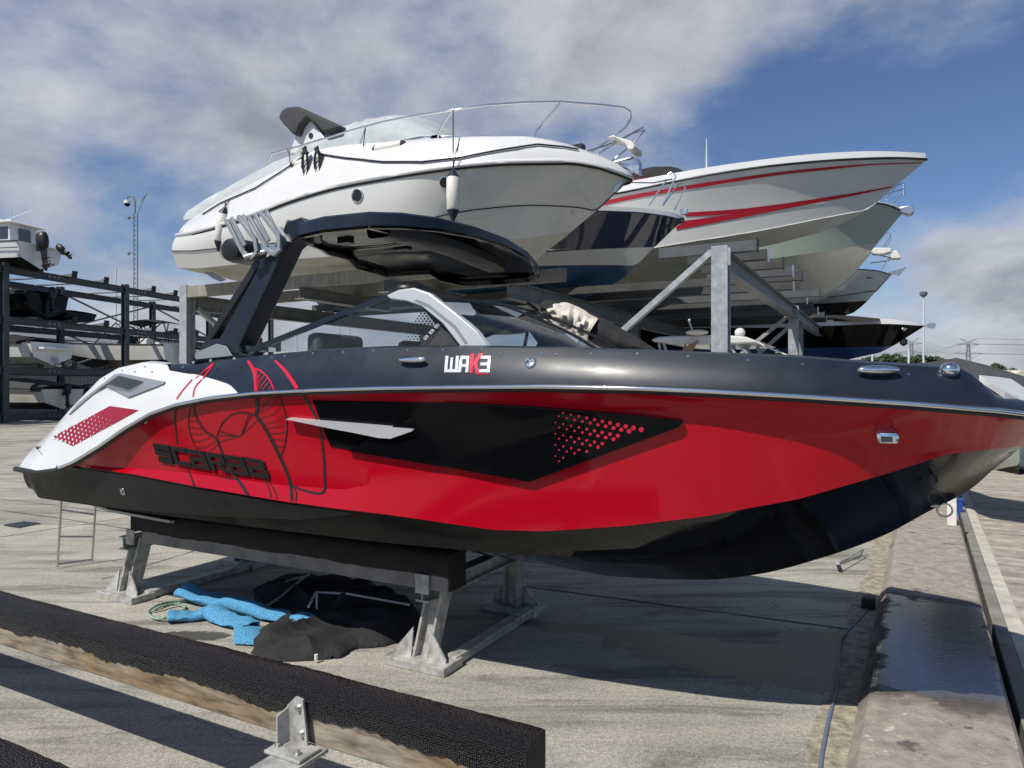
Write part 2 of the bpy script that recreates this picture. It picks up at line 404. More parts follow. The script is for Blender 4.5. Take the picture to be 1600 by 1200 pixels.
# transom / stern closing
r0 = rows[0]
for s in (1, -1):
    bottom.add([P(r0['t'], 0, r0['k'], s), P(r0['t'], r0['b1'], r0['z1'], s), P(r0['t'], r0['b2'], r0['z2'], s), P(r0['t'], 0, r0['z2'], s)], [(0, 1, 2, 3)])
    cap.add([P(r0['t'], 0, r0['z2'], s), P(r0['t'], r0['b2'], r0['z2'], s), P(r0['t'], r0['br'], r0['zr'], s), P(r0['t'], r0['bt'], r0['zt'], s), P(r0['t'], 0, r0['zt'], s)], [(0, 1, 2, 3, 4)])
boat = thing('wake_boat', 'large red and black wakeboard boat with white stern, on the low cradle', 'boat', B0.P(-.3, 0, 0))
M['hullbottom'] = M['black']
part('hull_bottom', bottom, M['black'], boat, 16)
sd_o = part('hull_side', sides, M['red'], boat, 12)
part('stern_cap', cap, M['white'], boat, 30)
part('deck', deck, M['navy'], boat, 30)
part('cockpit', tub, M['white'], boat, 30)
HT = bvh(bottom, sides, cap, deck)
fbB = lambda u, v: B0.at(u, v, 1.2)
def bp(u, v, b=1.0): return B0.at(u, v, b)
# dusty aft quarter of the black bottom and the pale underside strip
mb = MB(); patch(mb, [(62,742),(90,727),(208,744),(305,763),(440,786),(520,797),(560,802),(470,812),(330,806),(215,797),(62,776)], HT, .003, 16, fbB)
part('antiskid_quarter', mb, M['dusty'], boat)
mb = MB(); patch(mb, [(1082,800),(1247,775),(1380,737),(1478,705),(1480,712),(1380,747),(1247,785),(1100,812)], HT, .003, 14, fbB)
# rub rail
for s in (1, -1):
    mb = MB(); mb.tube([P(r['t'], r['br']+.012, r['zr'], s) for r in rows], .021, 8); part('rub_rail', mb, M['rubber'], boat, 60)
    mb = MB(); mb.tube([P(r['t'], r['br']+.03, r['zr']+.006, s) for r in rows if r['t'] > -2.9], .0115, 8); part('rail_insert', mb, M['chrome'] if s == 1 else M['steel'], boat, 60)
# engine vent on the stern cap
def c1(x, y): return (x/3.077, 520+y/3.077)
mb = MB(); patch(mb, [c1(*p) for p in [(338,396),(376,345),(560,200),(592,197),(798,238),(790,248),(622,312),(515,258),(445,302)]], HT, .012, 9, fbB, thick=.016)
part('vent_surround', mb, M['greytrim'], boat)
mb = MB(); patch(mb, [c1(*p) for p in [(460,290),(580,208),(700,238),(625,275),(535,248)]], HT, .016, 8, fbB)
for k in range(7):
    y = 2+k*2.7; a = (186+k*-3.6+2, 589+y*.9); b_ = (226-k*2.2-max(0, k-4)*3, 597+y*.82)
    stroke(mb, [a, b_], .7, HT, .020, fbB)
part('vent_grille', mb, M['darkgrille'], boat)
# red graphic with white dots behind the vent
mb = MB(); patch(mb, [c1(*p) for p in [(255,500),(530,352),(668,372),(560,432),(350,545)]], HT, .003, 9, fbB)
part('red_flash', mb, M['darkred'], boat)
mb = MB()
def dot(mb, u, v, r, tree=HT, off=.006, n=6, sq=1.0, rot=0):
    ps = []
    for k in range(n):
        a = rot+2*math.pi*k/n; h, nn = hit(tree, u+r*math.cos(a)*sq, v+r*math.sin(a), fbB); ps.append(h+nn*off)
    mb.add(ps, [tuple(range(n))])
for i in range(11):
    for j in range(9):
        x = 262+i*19+(j*15); y = 508-j*19+i*5.2+ (j*3)
        ux, uy = c1(x, y)
        if 352 < y < 560 and x < 545 and y < 545-(x-350)*.55+6 and y > 500-(x-255)*.53-6:
            dot(mb, ux, uy, max(.7, 2.6-(x-262)/130), sq=.62, n=8)
part('white_dots', mb, M['white'], boat)
# big black side panel (stands proud of the side) with its red hexagons
mb = MB(); PAN = [(545,700),(560,697),(700,629),(830,635),(1000,650),(1068,658),(830,752),(700,726)]
patch(mb, [(489,625),(700,629),(690,640),(640,668),(570,706),(517,697)], HT, .006, 14, fbB)
part('panel_base', mb, M['black'], boat, 20)
mb = MB(); patch(mb, [(548,703),(622,662),(697,628),(830,634),(1000,648),(1068,657),(1060,666),(830,751),(700,728)], HT, .030, 14, fbB, thick=.045)
part('side_panel', mb, M['black'], boat, 20)
PT = bvh(mb)
mb = MB()
for i in range(14):
    for j in range(11):
        x = 1038+i*29.5+(j % 2)*13; y = 200+j*19.2+i*5.0+(j//2)*4+(i*1.3)
        if y > 402-(x-1038)*.40 or y < 203+(x-1038)*.067: continue
        uu, vv = 440+x/2.424, 560+y/2.424
        rr = 1.4+min(3.2, (x-1038)/110)
        if hit(PT, uu, vv)[0] is None: continue
        if any(hit(PT, uu+a*rr, vv+b_*rr)[0] is None for a, b_ in ((1,0),(-1,0),(0,1),(0,-1))): continue
        dot(mb, uu, vv, rr, PT, .002, 6)
part('red_hexagons', mb, M['crimson'], boat)
# silver fin
mb = MB(); F = [(455,652),(652,668),(652,670),(618,682),(600,681),(520,665)]
patch(mb, F, HT, .05, 10, fbB, thick=.05); part('side_fin', mb, M['silver'], boat, 20)
# ---- emblem lines of the maker's beetle ----
def c8(x, y): return (230+x/5, 560+y/5)
blk = MB(); crm = MB()
def SB(pts, w): stroke(blk, [c8(*p) for p in pts], [x/5 for x in w] if isinstance(w, list) else w/5, HT, .0035, fbB, 4)
def SC(pts, w): stroke(crm, [c8(*p) for p in pts], [x/5 for x in w] if isinstance(w, list) else w/5, HT, .0045, fbB, 4)
SC([(378,158),(520,42)], [4, 14]); SC([(436,160),(505,68),(520,42)], [10, 12, 4]); SC([(232,318),(280,250),(355,165)], 8); SC([(360,300),(378,225),(430,165)], 8)
SC([(790,20),(838,100),(848,180),(850,262)], [18, 28, 22, 20]); SC([(1000,18),(1090,110),(1175,235)], [14, 26, 30])
SC([(845,80),(900,105),(960,170),(995,245)], 11); SC([(858,85),(870,170),(868,255)], 6)
for a, b_ in (((905,105),(870,150)), ((925,125),(880,185)), ((945,155),(890,225)), ((955,185),(905,245)), ((975,215),(955,245))): SC([a, b_], 5)
SB([(225,365),(218,500),(235,670)], [8, 12, 8]); SB([(300,840),(345,930),(370,1000)], [8, 12, 14])
SB([(365,350),(375,430),(440,550),(545,625)], [14, 14, 14, 16]); SB([(345,360),(325,450),(330,560),(375,690),(395,705)], 6)
SB([(545,625),(580,720),(640,850),(720,960),(790,1068)], [18, 16, 20, 22, 26])
SB([(545,610),(562,560),(600,490),(680,430),(780,422),(850,448)], [8,8,9,9,9,12])
SB([(850,290),(862,370),(852,440)], [22,26,22]); SB([(878,290),(872,420)], 5)
SB([(852,440),(930,560),(1040,770),(1115,960),(1132,1115)], [26, 24, 26, 24, 18])
SB([(1120,965),(1180,1015),(1370,1050),(1388,900),(1375,720),(1345,520),(1290,400),(1215,285)], [10,14,18,18,18,18,22,22])
SB([(1130,985),(1165,1040),(1162,1120)], 11)
SB([(1030,300),(1080,420),(1094,540),(1075,680),(1045,765)], 8)
for a, m_, b_ in (((1025,305),(970,370),(880,430)), ((1050,370),(990,430),(895,465)), ((1072,440),(1010,490),(915,515)), ((1088,508),(1010,535),(935,545)), ((1090,570),(1030,585),(950,587)), ((1085,635),(1020,635),(980,632)), ((1070,690),(1040,688),(1005,680)), ((955,300),(920,350),(885,380)), ((1000,300),(950,345),(885,405))): SB([a, m_, b_], 5)
for a, m_, b_ in (((328,430),(355,440),(378,442)), ((325,480),(360,490),(400,492)), ((328,532),(380,545),(430,540)), ((338,590),(400,592),(470,580)), ((352,645),(420,645),(500,608)), ((380,697),(460,690),(535,640)), ((490,720),(520,700),(548,670))): SB([a, m_, b_], 5)
for a, b_ in (((795,432),(735,600)), ((815,440),(735,600)), ((865,480),(725,610)), ((725,610),(565,568)), ((725,605),(560,602)), ((725,605),(560,650))): SB([a, b_], 6)
SB([(480,730),(520,880),(600,930),(700,948)], 6)
for a, b_ in (((600,870),(580,905)), ((620,880),(612,935)), ((640,890),(640,940)), ((655,890),(668,945)), ((560,850),(540,880))): SB([a, b_], 5)
SB([(895,920),(950,1010),(970,1090)], 8); SB([(915,925),(990,1020),(1020,1100)], 9)
part('emblem_lines', blk, M['blackmatte'], boat); part('emblem_lines', crm, M['crimson'], boat, label='crimson emblem lines on the dark deck and white stern')
# ---- raised name letters ----
def glyph(mb, quad, strokes, w, tree, off, f=lambda x, y: (x, y), rim=None):
    TL, TR, BR_, BL = [V(f(*q)) for q in quad]
    def q2(x, y): return (TL*(1-x)+TR*x)*(1-y)+(BL*(1-x)+BR_*x)*y
    for st in strokes:
        poly = [q2(*p) for p in st]
        if mb is not None: patch(mb, [(p.x, p.y) for p in poly], tree, off, 4, fbB, thick=off)
def bars(segs, w=.2):    # axis-parallel bars in the unit box
    out = []
    for (x0, y0, x1, y1) in segs: out.append([(x0, y0), (x1, y0), (x1, y1), (x0, y1)])
    return out
GL = {'S': bars([(0,0,1,.27), (0,.27,.26,.62), (0.26,.36,1,.62), (.74,.62,1,.76), (.06,.76,1,1)]),
      'C': bars([(0,0,1,.22), (0,.22,.26,.78), (0,.78,1,1)]),
      'a': bars([(0,0,1,.22), (.72,.22,1,1), (.0,.42,.72,.6), (0,.6,.24,1), (.24,.82,.72,1)]),
      'R': bars([(0,0,1,.22), (0,.22,.26,1), (.74,.22,1,.58), (.26,.46,.74,.62)])+[[(.42,.62),(.72,.62),(1.02,1),(.74,1)]],
      'B': [[(0,0),(.86,0),(.98,.1),(.98,.42),(.88,.5),(1,.58),(1,.9),(.9,1),(0,1),(0,.8),(.74,.8),(.74,.60),(.0,.60),(0,.42),(.72,.42),(.72,.2),(0,.2)], [(0,.6),(.24,.6),(.24,.8),(0,.8)]]}
Q = [('S', (52,662), (178,680), (218,824), (100,804)), ('C', (187,684), (307,700), (358,846), (232,822)), ('a', (314,704), (450,726), (505,872), (365,846)),
     ('R', (458,728), (598,750), (650,890), (515,870)), ('a', (606,750), (755,772), (815,918), (665,892)), ('B', (763,770), (915,796), (972,938), (822,914))]
M['letters'] = mat('letter_black', (.014, .014, .014), .5, spec=.2)
nm = MB()
for ch, *qd in Q: glyph(nm, qd, GL[ch], 0, HT, .014, c8)
part('name_letters', nm, M['letters'], boat, 20)
# ---- WAKE lettering ----
def c3(x, y): return (600+x*.3, 300+y*.3)
g1 = MB(); g2 = MB()
glyph(g1, [(322,855),(392,855),(385,940),(315,940)], bars([(0,0,.22,1), (.39,.1,.58,1), (.78,0,1,1), (.22,.82,.39,1), (.58,.82,.78,1)]), 0, HT, .004, c3)
glyph(g1, [(398,855),(446,855),(440,940),(386,940)], bars([(.05,0,1,.2), (0,.2,.3,1), (.72,.2,1,1), (.3,.5,.72,.68)]), 0, HT, .004, c3)
glyph(g1, [(502,855),(558,855),(552,940),(496,940)], bars([(.08,0,1,.17), (.74,.17,1,1), (.1,.42,.74,.58), (0,.83,.74,1)]), 0, HT, .004, c3)
glyph(g2, [(452,845),(516,840),(500,952),(445,942)], [[(0,0),(.32,0),(.32,1),(0,1)], [(.32,.42),(.68,0),(1.02,0),(.62,.5),(.32,.62)], [(.34,.5),(.62,.45),(1.0,1.0),(.66,1.0)]], 0, HT, .004, c3)
glyph(g2, [(500,944),(546,944),(545,952),(500,952)], bars([(i*.17, 0, i*.17+.11, 1) for i in range(6)]), 0, HT, .004, c3)
part('wake_lettering', g1, M['silver'], boat); part('wake_lettering', g2, M['crimson'], boat, label='red K of the lettering')
# small script on the white stern
mb = MB()
for a, b_ in (((54,698),(58,700)), ((57,701),(60,697)), ((58,702),(64,698))): stroke(mb, [a, b_], 1.3, HT, .004, fbB)
part('stern_badge', mb, M['blackmatte'], boat)
# ---- fittings ----
def disc(mb, u, v, r, h, tree=HT, ring=False):
    p, n = hit(tree, u, v, fbB); k = p.y/FPX
    mb.lathe(p-n*.004, n, [(0, r*k), (h*.7, r*k), (h, r*k*.8), (h, .0001)] if not ring else [(0, r*k), (h, r*k*.95), (h, r*k*.55), (h*.3, r*k*.5), (h*.3, .0001)], 18)
for (u, v) in [(227,572),(286,572),(302,565),(329,562),(366,559),(425,557),(445,555),(489,551),(536,549),(584,547),(637,546),(692,546),(753,545),(783,552),(847,552),(870,553),(924,552),(996,552),(1075,556),(1169,562),(1254,568),(1420,584),(1469,586),(191,578),(211,580),(238,580),(164,590),(142,615)]:
    mb = MB(); disc(mb, u, v+1, 2.3 if u > 240 else 1.6, .008); part('snap_fastener', mb, M['chrome'], boat, 50)
def cleat(u0, u1, v, h):
    mb = MB(); a, n = hit(HT, u0, v, fbB); b_, _ = hit(HT, u1, v+.3, fbB); k = a.y/FPX; n2 = n
    mb.tube([a.lerp(b_, x)+n2*(.028) for x in (0, .04, .12, .3, .5, .7, .88, .96, 1)], [h*k*f for f in (.12,.3,.46,.6,.64,.6,.46,.3,.12)], 14)
    for x in (.35, .65): mb.tube([a.lerp(b_, x)-n2*.005, a.lerp(b_, x)+n2*.04], .012, 8)
    part('cleat', mb, M['chrome'], boat, 50)
cleat(627, 669, 566, 9); cleat(1337, 1403, 584, 12)
mb = MB(); disc(mb, 829, 567, 9.5, .01); part('round_badge', mb, M['chrome'], boat, 40)
mb = MB(); stroke(mb, [(823,566),(826,562),(829,567),(832,563),(835,569),(830,573),(824,571)], 1.1, HT, .012, fbB); part('badge_relief', mb, M['greytrim'], boat)
for (u, v, r) in ((228, 657, 4.5), (193, 768, 6)):
    mb = MB(); disc(mb, u, v, r, .014, ring=True); part('drain_outlet', mb, M['steel'], boat, 40)
# chrome docking light on the bow
mb = MB(); p, n = hit(HT, 1382, 674, fbB); up = V((0, 0, 1)); sdv = n.cross(up).normalized()*-1
mb.box(p+n*.025, B0.u*.045, n*.028, up*.026); o = part('docking_light', mb, M['chrome'], boat, 40, bevel=.015)
mb = MB(); mb.box(p+n*.056-B0.u*.008, B0.u*.022, n*.003, up*.01); part('light_lens', mb, M['darkglass'], o)
mb = MB(); p = B0.at(1483, 574, .78); mb.ball(p-V((0,0,.012)), .04, .04, .035); part('bow_light', mb, M['chrome'], boat, 60)
# bow eye, handle, platform ring
mb = MB(); p, n = hit(HT, 1448, 745, fbB); mb.tube([p+B0.u*(.03*math.cos(a))+V((0,0,.03*math.sin(a)))+n*.02 for a in [math.pi*i/8*1.2-.3 for i in range(9)]], .006, 8); part('bow_handle', mb, M['rubber'], boat, 60)
mb = MB(); p = B0.P(B0.tt(1476, 0), 0, 0); z = B0.zz(B0.tt(1476, 0), 0, 797); p.z = z
mb.tube([p+B0.u*(.035*math.cos(a))+V((0,0,.035*math.sin(a))) for a in [2*math.pi*i/14 for i in range(15)]], .005, 8); mb.tube([p+V((-.09,.0,.03)), p+V((-.03,0,.02))], .012, 8); part('bow_eye', mb, M['steel'], boat, 60)
mb = MB(); p = B0.at(48, 756, 1.0); mb.tube([p+B0.u*(.022*math.cos(a))+V((0,0,.022*math.sin(a)))-V((0,0,.01)) for a in [2*math.pi*i/14 for i in range(15)]], .004, 8); part('tow_ring', mb, M['steel'], boat, 60)
# white inner bow and bow cushion line
mb = MB(); T0 = [B0.at(u, v, b) for u, v, b in ((1530,586,.45),(1560,589,.35),(1580,592,.3),(1600,605,.25),(1640,640,.2),(1640,650,.3),(1600,627,.5),(1570,612,.6))]
mb.prism(T0, V((0, 0, -.03))); part('bow_platform', mb, M['white'], boat)
# ---- windscreen ----
def quadstrip(mb, A, Bq, th, out):    # A, B: matching lists of points
    mb.grid([[a, b_] for a, b_ in zip(A, Bq)]); off = V(out)*th
    mb.grid([[a+off, b_+off] for a, b_ in zip(A, Bq)])
    mb.grid([[a, a+off] for a in A]); mb.grid([[b_, b_+off] for b_ in Bq])
scr = []
WB = .98
for s in (1, -1):
    def q(u, v):
        p = B0.at(u, v, WB); t = (p-B0.o).dot(B0.u); return B0.P(t, WB*s-.0*s, p.z)
    gl = MB(); gl.add([q(u, v) for u, v in ((385,551),(611,463),(668,480),(742,545),(590,545))], [(0,1,2,3,4)]); 
    o = part('side_window', gl, M['glass'], boat, 0)
    fr = MB(); A_ = [(383,548),(460,517),(540,485),(612,458)]; B_ = [(400,551),(462,525),(542,493),(612,467)]
    fr.prism([q(*p) for p in A_]+[q(*p) for p in B_[::-1]], B0.n*.02*s); part('window_frame', fr, M['navy'], o, 30)
    pl = MB(); PL = [(611,463),(630,454),(654,451),(678,459),(714,486),(750,516),(773,545),(729,545),(699,507),(666,480),(642,472),(618,469)]
    # curved pillar, split in two prisms along its spine
    pl.prism([q(*p) for p in ((611,463),(630,454),(654,451),(678,459),(666,480),(642,472),(618,469))], B0.n*.05*s)
    pl.prism([q(*p) for p in ((678,459),(714,486),(750,516),(773,546),(729,546),(699,507),(666,480))], B0.n*.05*s)
    part('windscreen_pillar', pl, M['silver'], boat, 30, bevel=.008)
    if s == 1:
        ln = MB(); ln.prism([q(*p)+B0.n*.05 for p in ((660,469),(680,478),(720,510),(738,536),(734,538),(716,513),(678,482),(655,471))], B0.n*.003); part('pillar_groove', ln, M['greytrim'], boat)
        tint = MB(); tint.prism([q(*p)+B0.n*.002 for p in ((660,482),(672,486),(698,508),(728,544),(650,544),(668,530),(690,515),(676,500))], B0.n*.002)
        part('tint_panel', tint, M['darkcover'], o)
        hx = MB()
        for i in range(9):
            for j in range(14):
                u = 636+i*5.6+(j % 2)*2.8; v = 490+j*4.0
                if v < 482+abs(u-672)*.42 or u > 690-(v-512)*.65 or u < 668-(v-480)*1.0: continue
                r = .9+max(0, min(1.2, (u-636)/30)); cc = [q(u+r*math.cos(a), v+r*math.sin(a))+B0.n*.003 for a in [math.pi/3*k for k in range(6)]]
                hx.prism(cc, B0.n*.001)
        part('hexagon_print', hx, M['blackmatte'], o)
# model number on the side glass
def gq(u, v): return B0.at(u, v, WB+.006)
tx = MB()
DIG = {'2': bars([(0,0,1,.2), (.75,.2,1,.4), (0,.4,1,.58), (0,.58,.25,.8), (0,.8,1,1)]), '8': bars([(0,0,1,.2), (0,.2,.25,.8), (.75,.2,1,.8), (.25,.42,.75,.58), (0,.8,1,1)]), '5': bars([(0,0,1,.2), (0,.2,.25,.4), (0,.4,1,.58), (.75,.58,1,.8), (0,.8,1,1)])}
for k, ch in enumerate('285'):
    ox, oy = 661+k*8.5, 532-k*9; ax, ay = V((6.5, -7)), V((3.4, 2.2))
    o2 = V((ox, oy-3)); ax = V((5.6, -6.2)); ay = V((4.2, 2.6))
    for st in DIG[ch]: tx.prism([gq(*(o2+ax*x+ay*y)) for x, y in st], B0.n*.001)
part('model_number', tx, M['silver'], boat)
# wraparound front glass
tb, tt_ = B0.tt(768, WB), B0.tt(672, WB)
zb, zt_ = B0.zz(tb, WB, 545), B0.zz(tt_, WB, 459)
base = []; top = []
for i in range(25):
    a = -1+2*i/24; w = 1-abs(a)**2.4
    base.append(B0.P(tb+.38*w, WB*a, zb)); top.append(B0.P(tt_+.06*w-.0*w, (WB-.05)*a, zt_-.03+.035*w))
gl = MB(); gl.grid([[b_.lerp(t_, k/6)+B0.u*(.06*math.sin(math.pi*k/6)) for k in range(7)] for b_, t_ in zip(base, top)]); part('windscreen_glass', gl, M['glass'], boat, 60)
fr = MB(); fr.tube(top, .014, 8); fr.tube(base, .012, 8); 
for i in (9, 15): fr.tube([base[i].lerp(top[i], k/6)+B0.u*(.06*math.sin(math.pi*k/6)) for k in range(7)], .011, 6)
part('windscreen_frame', fr, M['blackmatte'], boat, 60)
mb = MB(); p = B0.at(640, 452, .92); mb.ball(p+V((0, 0, -.01)), .11, .11, .055); mb.lathe(p-V((0, 0, .1)), (0, 0, 1), [(0, .03), (.1, .03)]); part('mirror_mount', mb, M['blackmatte'], boat, 60)
# dashboard and seats in the cockpit
mb = MB()
for bb in (.5, -.5): mb.box(B0.P(tb-.15, bb, zb-.08), B0.u*.22, B0.n*.30, V((0, 0, .10)))
part('dashboard', mb, M['blackmatte'], boat, 40, bevel=.03)
mb = MB()
for bb in (.5, -.5):
    mb.box(B0.P(tb-1.3, bb, zb-.3), B0.u*.25, B0.n*.25, V((0, 0, .07))); mb.box(B0.P(tb-1.55, bb, zb-.08), B0.u*.06, B0.n*.24, V((0, 0, .24)))
part('helm_seat', mb, M['darkgrille'], boat, 40, bevel=.04)
# ---- tower ----
tower = part('tower', (lambda m: (m.prism([bp(u, v, 1.03) for u, v in ((300,560),(312,553),(345,545),(395,556),(372,558),(300,567))], -B0.n*.2), m)[1])(MB()), M['navy'], boat, 30, bevel=.006)
def tleg(poly, th, b=1.03, m='navy', nm='tower_leg'):
    mb = MB(); mb.prism([bp(u, v, b) for u, v in poly], -B0.n*th); return part(nm, mb, M[m], tower, 30, bevel=.01)
tleg([(293,569),(306,552),(330,530),(343,528),(398,428),(407,405),(420,399),(452,345),(469,339),(489,349),(447,385),(374,540),(378,556)], .15)
tleg([(306,556),(320,548),(390,440),(405,412),(398,404),(386,425),(330,513)], .07, 1.02, 'blackmatte', 'tower_strut')
tleg([(304,557),(306,551),(338,537),(353,541),(363,556),(306,562)], .006, 1.045, 'greytrim', 'base_cover')
tleg([(368,537),(375,534),(400,549),(390,556)], .1, .98, 'silver', 'hinge_plate')
# roof of the tower: gloss black with a deep rim
ro = MB(); OUT = [(-.86,.80),(-.62,1.08),(-.35,1.16),(-.05,1.10),(.10,.98),(.21,.75),(.26,.4),(.27,0),(.24,-.4),(.15,-.75),(.04,-1.02),(-.08,-1.14),(-.4,-1.15),(-.74,-1.12),(-.88,-.9),(-.83,-.66),(-1.28,-.62),(-1.34,-.3),(-1.15,.05),(-1.12,.3),(-1.0,.5)]
def rz(t, b): return 2.735+.07*(1-(b/1.17)**2)-.03*(1 if b < 0 else 0)*abs(b)-.06*max(0, t)
import itertools
def ring(sc, dz, mbr=None): 
    return [B0.P(-.42+(t+.42)*sc, b*sc, rz(t, b)*(1)+dz+.05*(1-sc)) for t, b in OUT]
def ring2(sc, dz):
    return [B0.P(-.42+(t+.42)*sc, b*sc, rz(t, b)+dz*(.30+.70*min(1, max(0, (b+1.1-max(0, t+.3)*.6)/2.0)))+.05*(1-sc)) for t, b in OUT]
lv = [ring(1, -.015), ring2(1.0, .055), ring2(.985, .068), ring2(.9, .080), ring(.6, .105), ring(.25, .115), ring(.02, .118)]
ro.grid([l+[l[0]] for l in lv])
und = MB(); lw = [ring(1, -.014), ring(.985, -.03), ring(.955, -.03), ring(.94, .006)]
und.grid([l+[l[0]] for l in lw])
o2 = [V((-.42+(t+.42)*.94, b*.94)) for t, b in OUT]; PP = []
for i in range(len(o2)): PP += [o2[i].lerp(o2[(i+1) % len(o2)], k/4) for k in range(4)]
nb_ = len(PP); x = -1.3
def in2(q):
    c = False
    for i in range(nb_):
        a, b = PP[i-1], PP[i]
        if (a.y > q.y) != (b.y > q.y) and q.x < (b.x-a.x)*(q.y-a.y)/(b.y-a.y)+a.x: c = not c
    return c
while x < .4:
    y = -1.2
    while y < 1.2:
        q = V((x, y))
        if in2(q) and min((q-p).length for p in PP[:nb_]) > .03: PP.append(q)
        y += .06
    x += .06
vs, _, fs, *_ = delaunay_2d_cdt(PP, [(i, (i+1) % nb_) for i in range(nb_)], [], 1, 1e-5)
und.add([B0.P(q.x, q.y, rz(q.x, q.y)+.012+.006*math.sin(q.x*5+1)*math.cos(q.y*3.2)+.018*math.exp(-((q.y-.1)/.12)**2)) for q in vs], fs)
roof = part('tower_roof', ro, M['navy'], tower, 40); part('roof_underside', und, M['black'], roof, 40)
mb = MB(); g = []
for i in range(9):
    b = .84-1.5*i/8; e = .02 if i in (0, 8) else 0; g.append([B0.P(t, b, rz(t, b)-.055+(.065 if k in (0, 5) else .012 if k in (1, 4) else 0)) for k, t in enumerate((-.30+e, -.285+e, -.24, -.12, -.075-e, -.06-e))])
mb.grid(g); part('roof_dark_reflection', mb, M['blackmatte'], roof, 40)  # added black block standing for a dark reflection in the glossy underside
for (t, b, w, l) in ((-.2,.62,.05,.03),(-.70,.55,.05,.03),(-.55,.1,.06,.035)):
    mb = MB(); mb.box(B0.P(t, b, rz(t, b)-.0), B0.u*w, B0.n*l, V((0,0,.012)))
    part('roof_light', mb, M['blackmatte'], roof)
mb = MB(); p = B0.P(-.86, .98, 2.70); mb.beam(bp(447,356,1.0), bp(492,372,.9), .1, .1); mb.beam(bp(486,352,1.0), bp(492,372,.85), .1, .08); part('roof_bracket', mb, M['blackmatte'], tower, bevel=.01)
# board racks: slotted plates and their clamp bar
def slotplate(poly, slots, b, mname='greytrim'):
    mb = MB(); 
    for a, c, w0, w1 in slots:
        mb.tube([bp(*a, b), bp(*c, b)], [w0*.0045, w1*.0045], 8)
    return mb
rk = MB()
for dx, b in ((0, 1.10), (37, 1.16)):
    for (a, c) in (((354,344),(380,394)), ((372,338),(400,376)), ((380,394),(392,404)), ((392,404),(402,394)), ((402,394),(399,375))):
        A1 = bp(a[0]+dx+(0 if dx == 0 else -2), a[1]-dx*.16, b); A2 = bp(c[0]+dx, c[1]-dx*.18, b)
        rk.beam(A1, A2, .03, .022, B0.n)
    for (a, c) in (((361,340),(383,384)), ((379,336),(396,372))):
        A1 = bp(a[0]+dx, a[1]-dx*.16, b); A2 = bp(c[0]+dx, c[1]-dx*.18, b); rk.beam(A1, A2, .03, .014, B0.n)
part('board_rack', rk, M['greytrim'], tower, 30, bevel=.004)
mb = MB(); mb.tube([bp(382,402,1.12), bp(416,393,1.06)], .018, 10); mb.beam(bp(410,384,1.06), bp(438,394,1.03), .05, .05); part('clamp_bar', mb, M['steel'], tower, 50)
mb = MB(); a, c = bp(357,390,1.02), bp(394,396,.80); d = (c-a).normalized(); mb.lathe(a-d*.0, d, [(0,.001),(0,.05),(.01,.075),(.05,.085),(.25,.085),(.3,.06),(.3,.001)], 20); part('tower_speaker', mb, M['blackmatte'], tower, 50)
mb = MB(); mb.prism([bp(u, v, 1.05) for u, v in ((431,354),(437,354),(452,377),(448,377))], -B0.n*.03); part('bright_trim', mb, M['silver'], tower)
# boarding ladder hanging from the stern platform
lad = MB(); L1, L2 = B0.at(98, 782, .75), B0.at(152, 796, .2)
foot1 = pz(90, 886, .015); foot2 = pz(144, 878, .015); 
topz = .82
A = [foot1, V((pd(98, 782, foot1.y).x, foot1.y-.0, pd(98, 782, foot1.y).z+.25))]; Bq = [foot2, V((pd(151, 790, foot2.y).x, foot2.y, pd(151, 790, foot2.y).z+.2))]
lad.tube(A, .011, 8); lad.tube(Bq, .011, 8)
for k in (.03, .33, .62): lad.tube([A[0].lerp(A[1], k), Bq[0].lerp(Bq[1], k+.0)], .010, 8)
part('boarding_ladder', lad, M['steel'], boat, 60)
# tail of the hull bottom: pale antifouled wedge under the stern
mb = MB(); mb.prism([B0.P(-3.35, .2, .80), B0.P(-3.35, .95, .885), B0.P(-2.75, .95, .80), B0.P(-2.3, .75, .72), B0.P(-2.3, .2, .60), B0.P(-3.3, .1, .72)], V((0, 0, .02))); part('tail_wedge', mb, M['hullgrey'], boat)
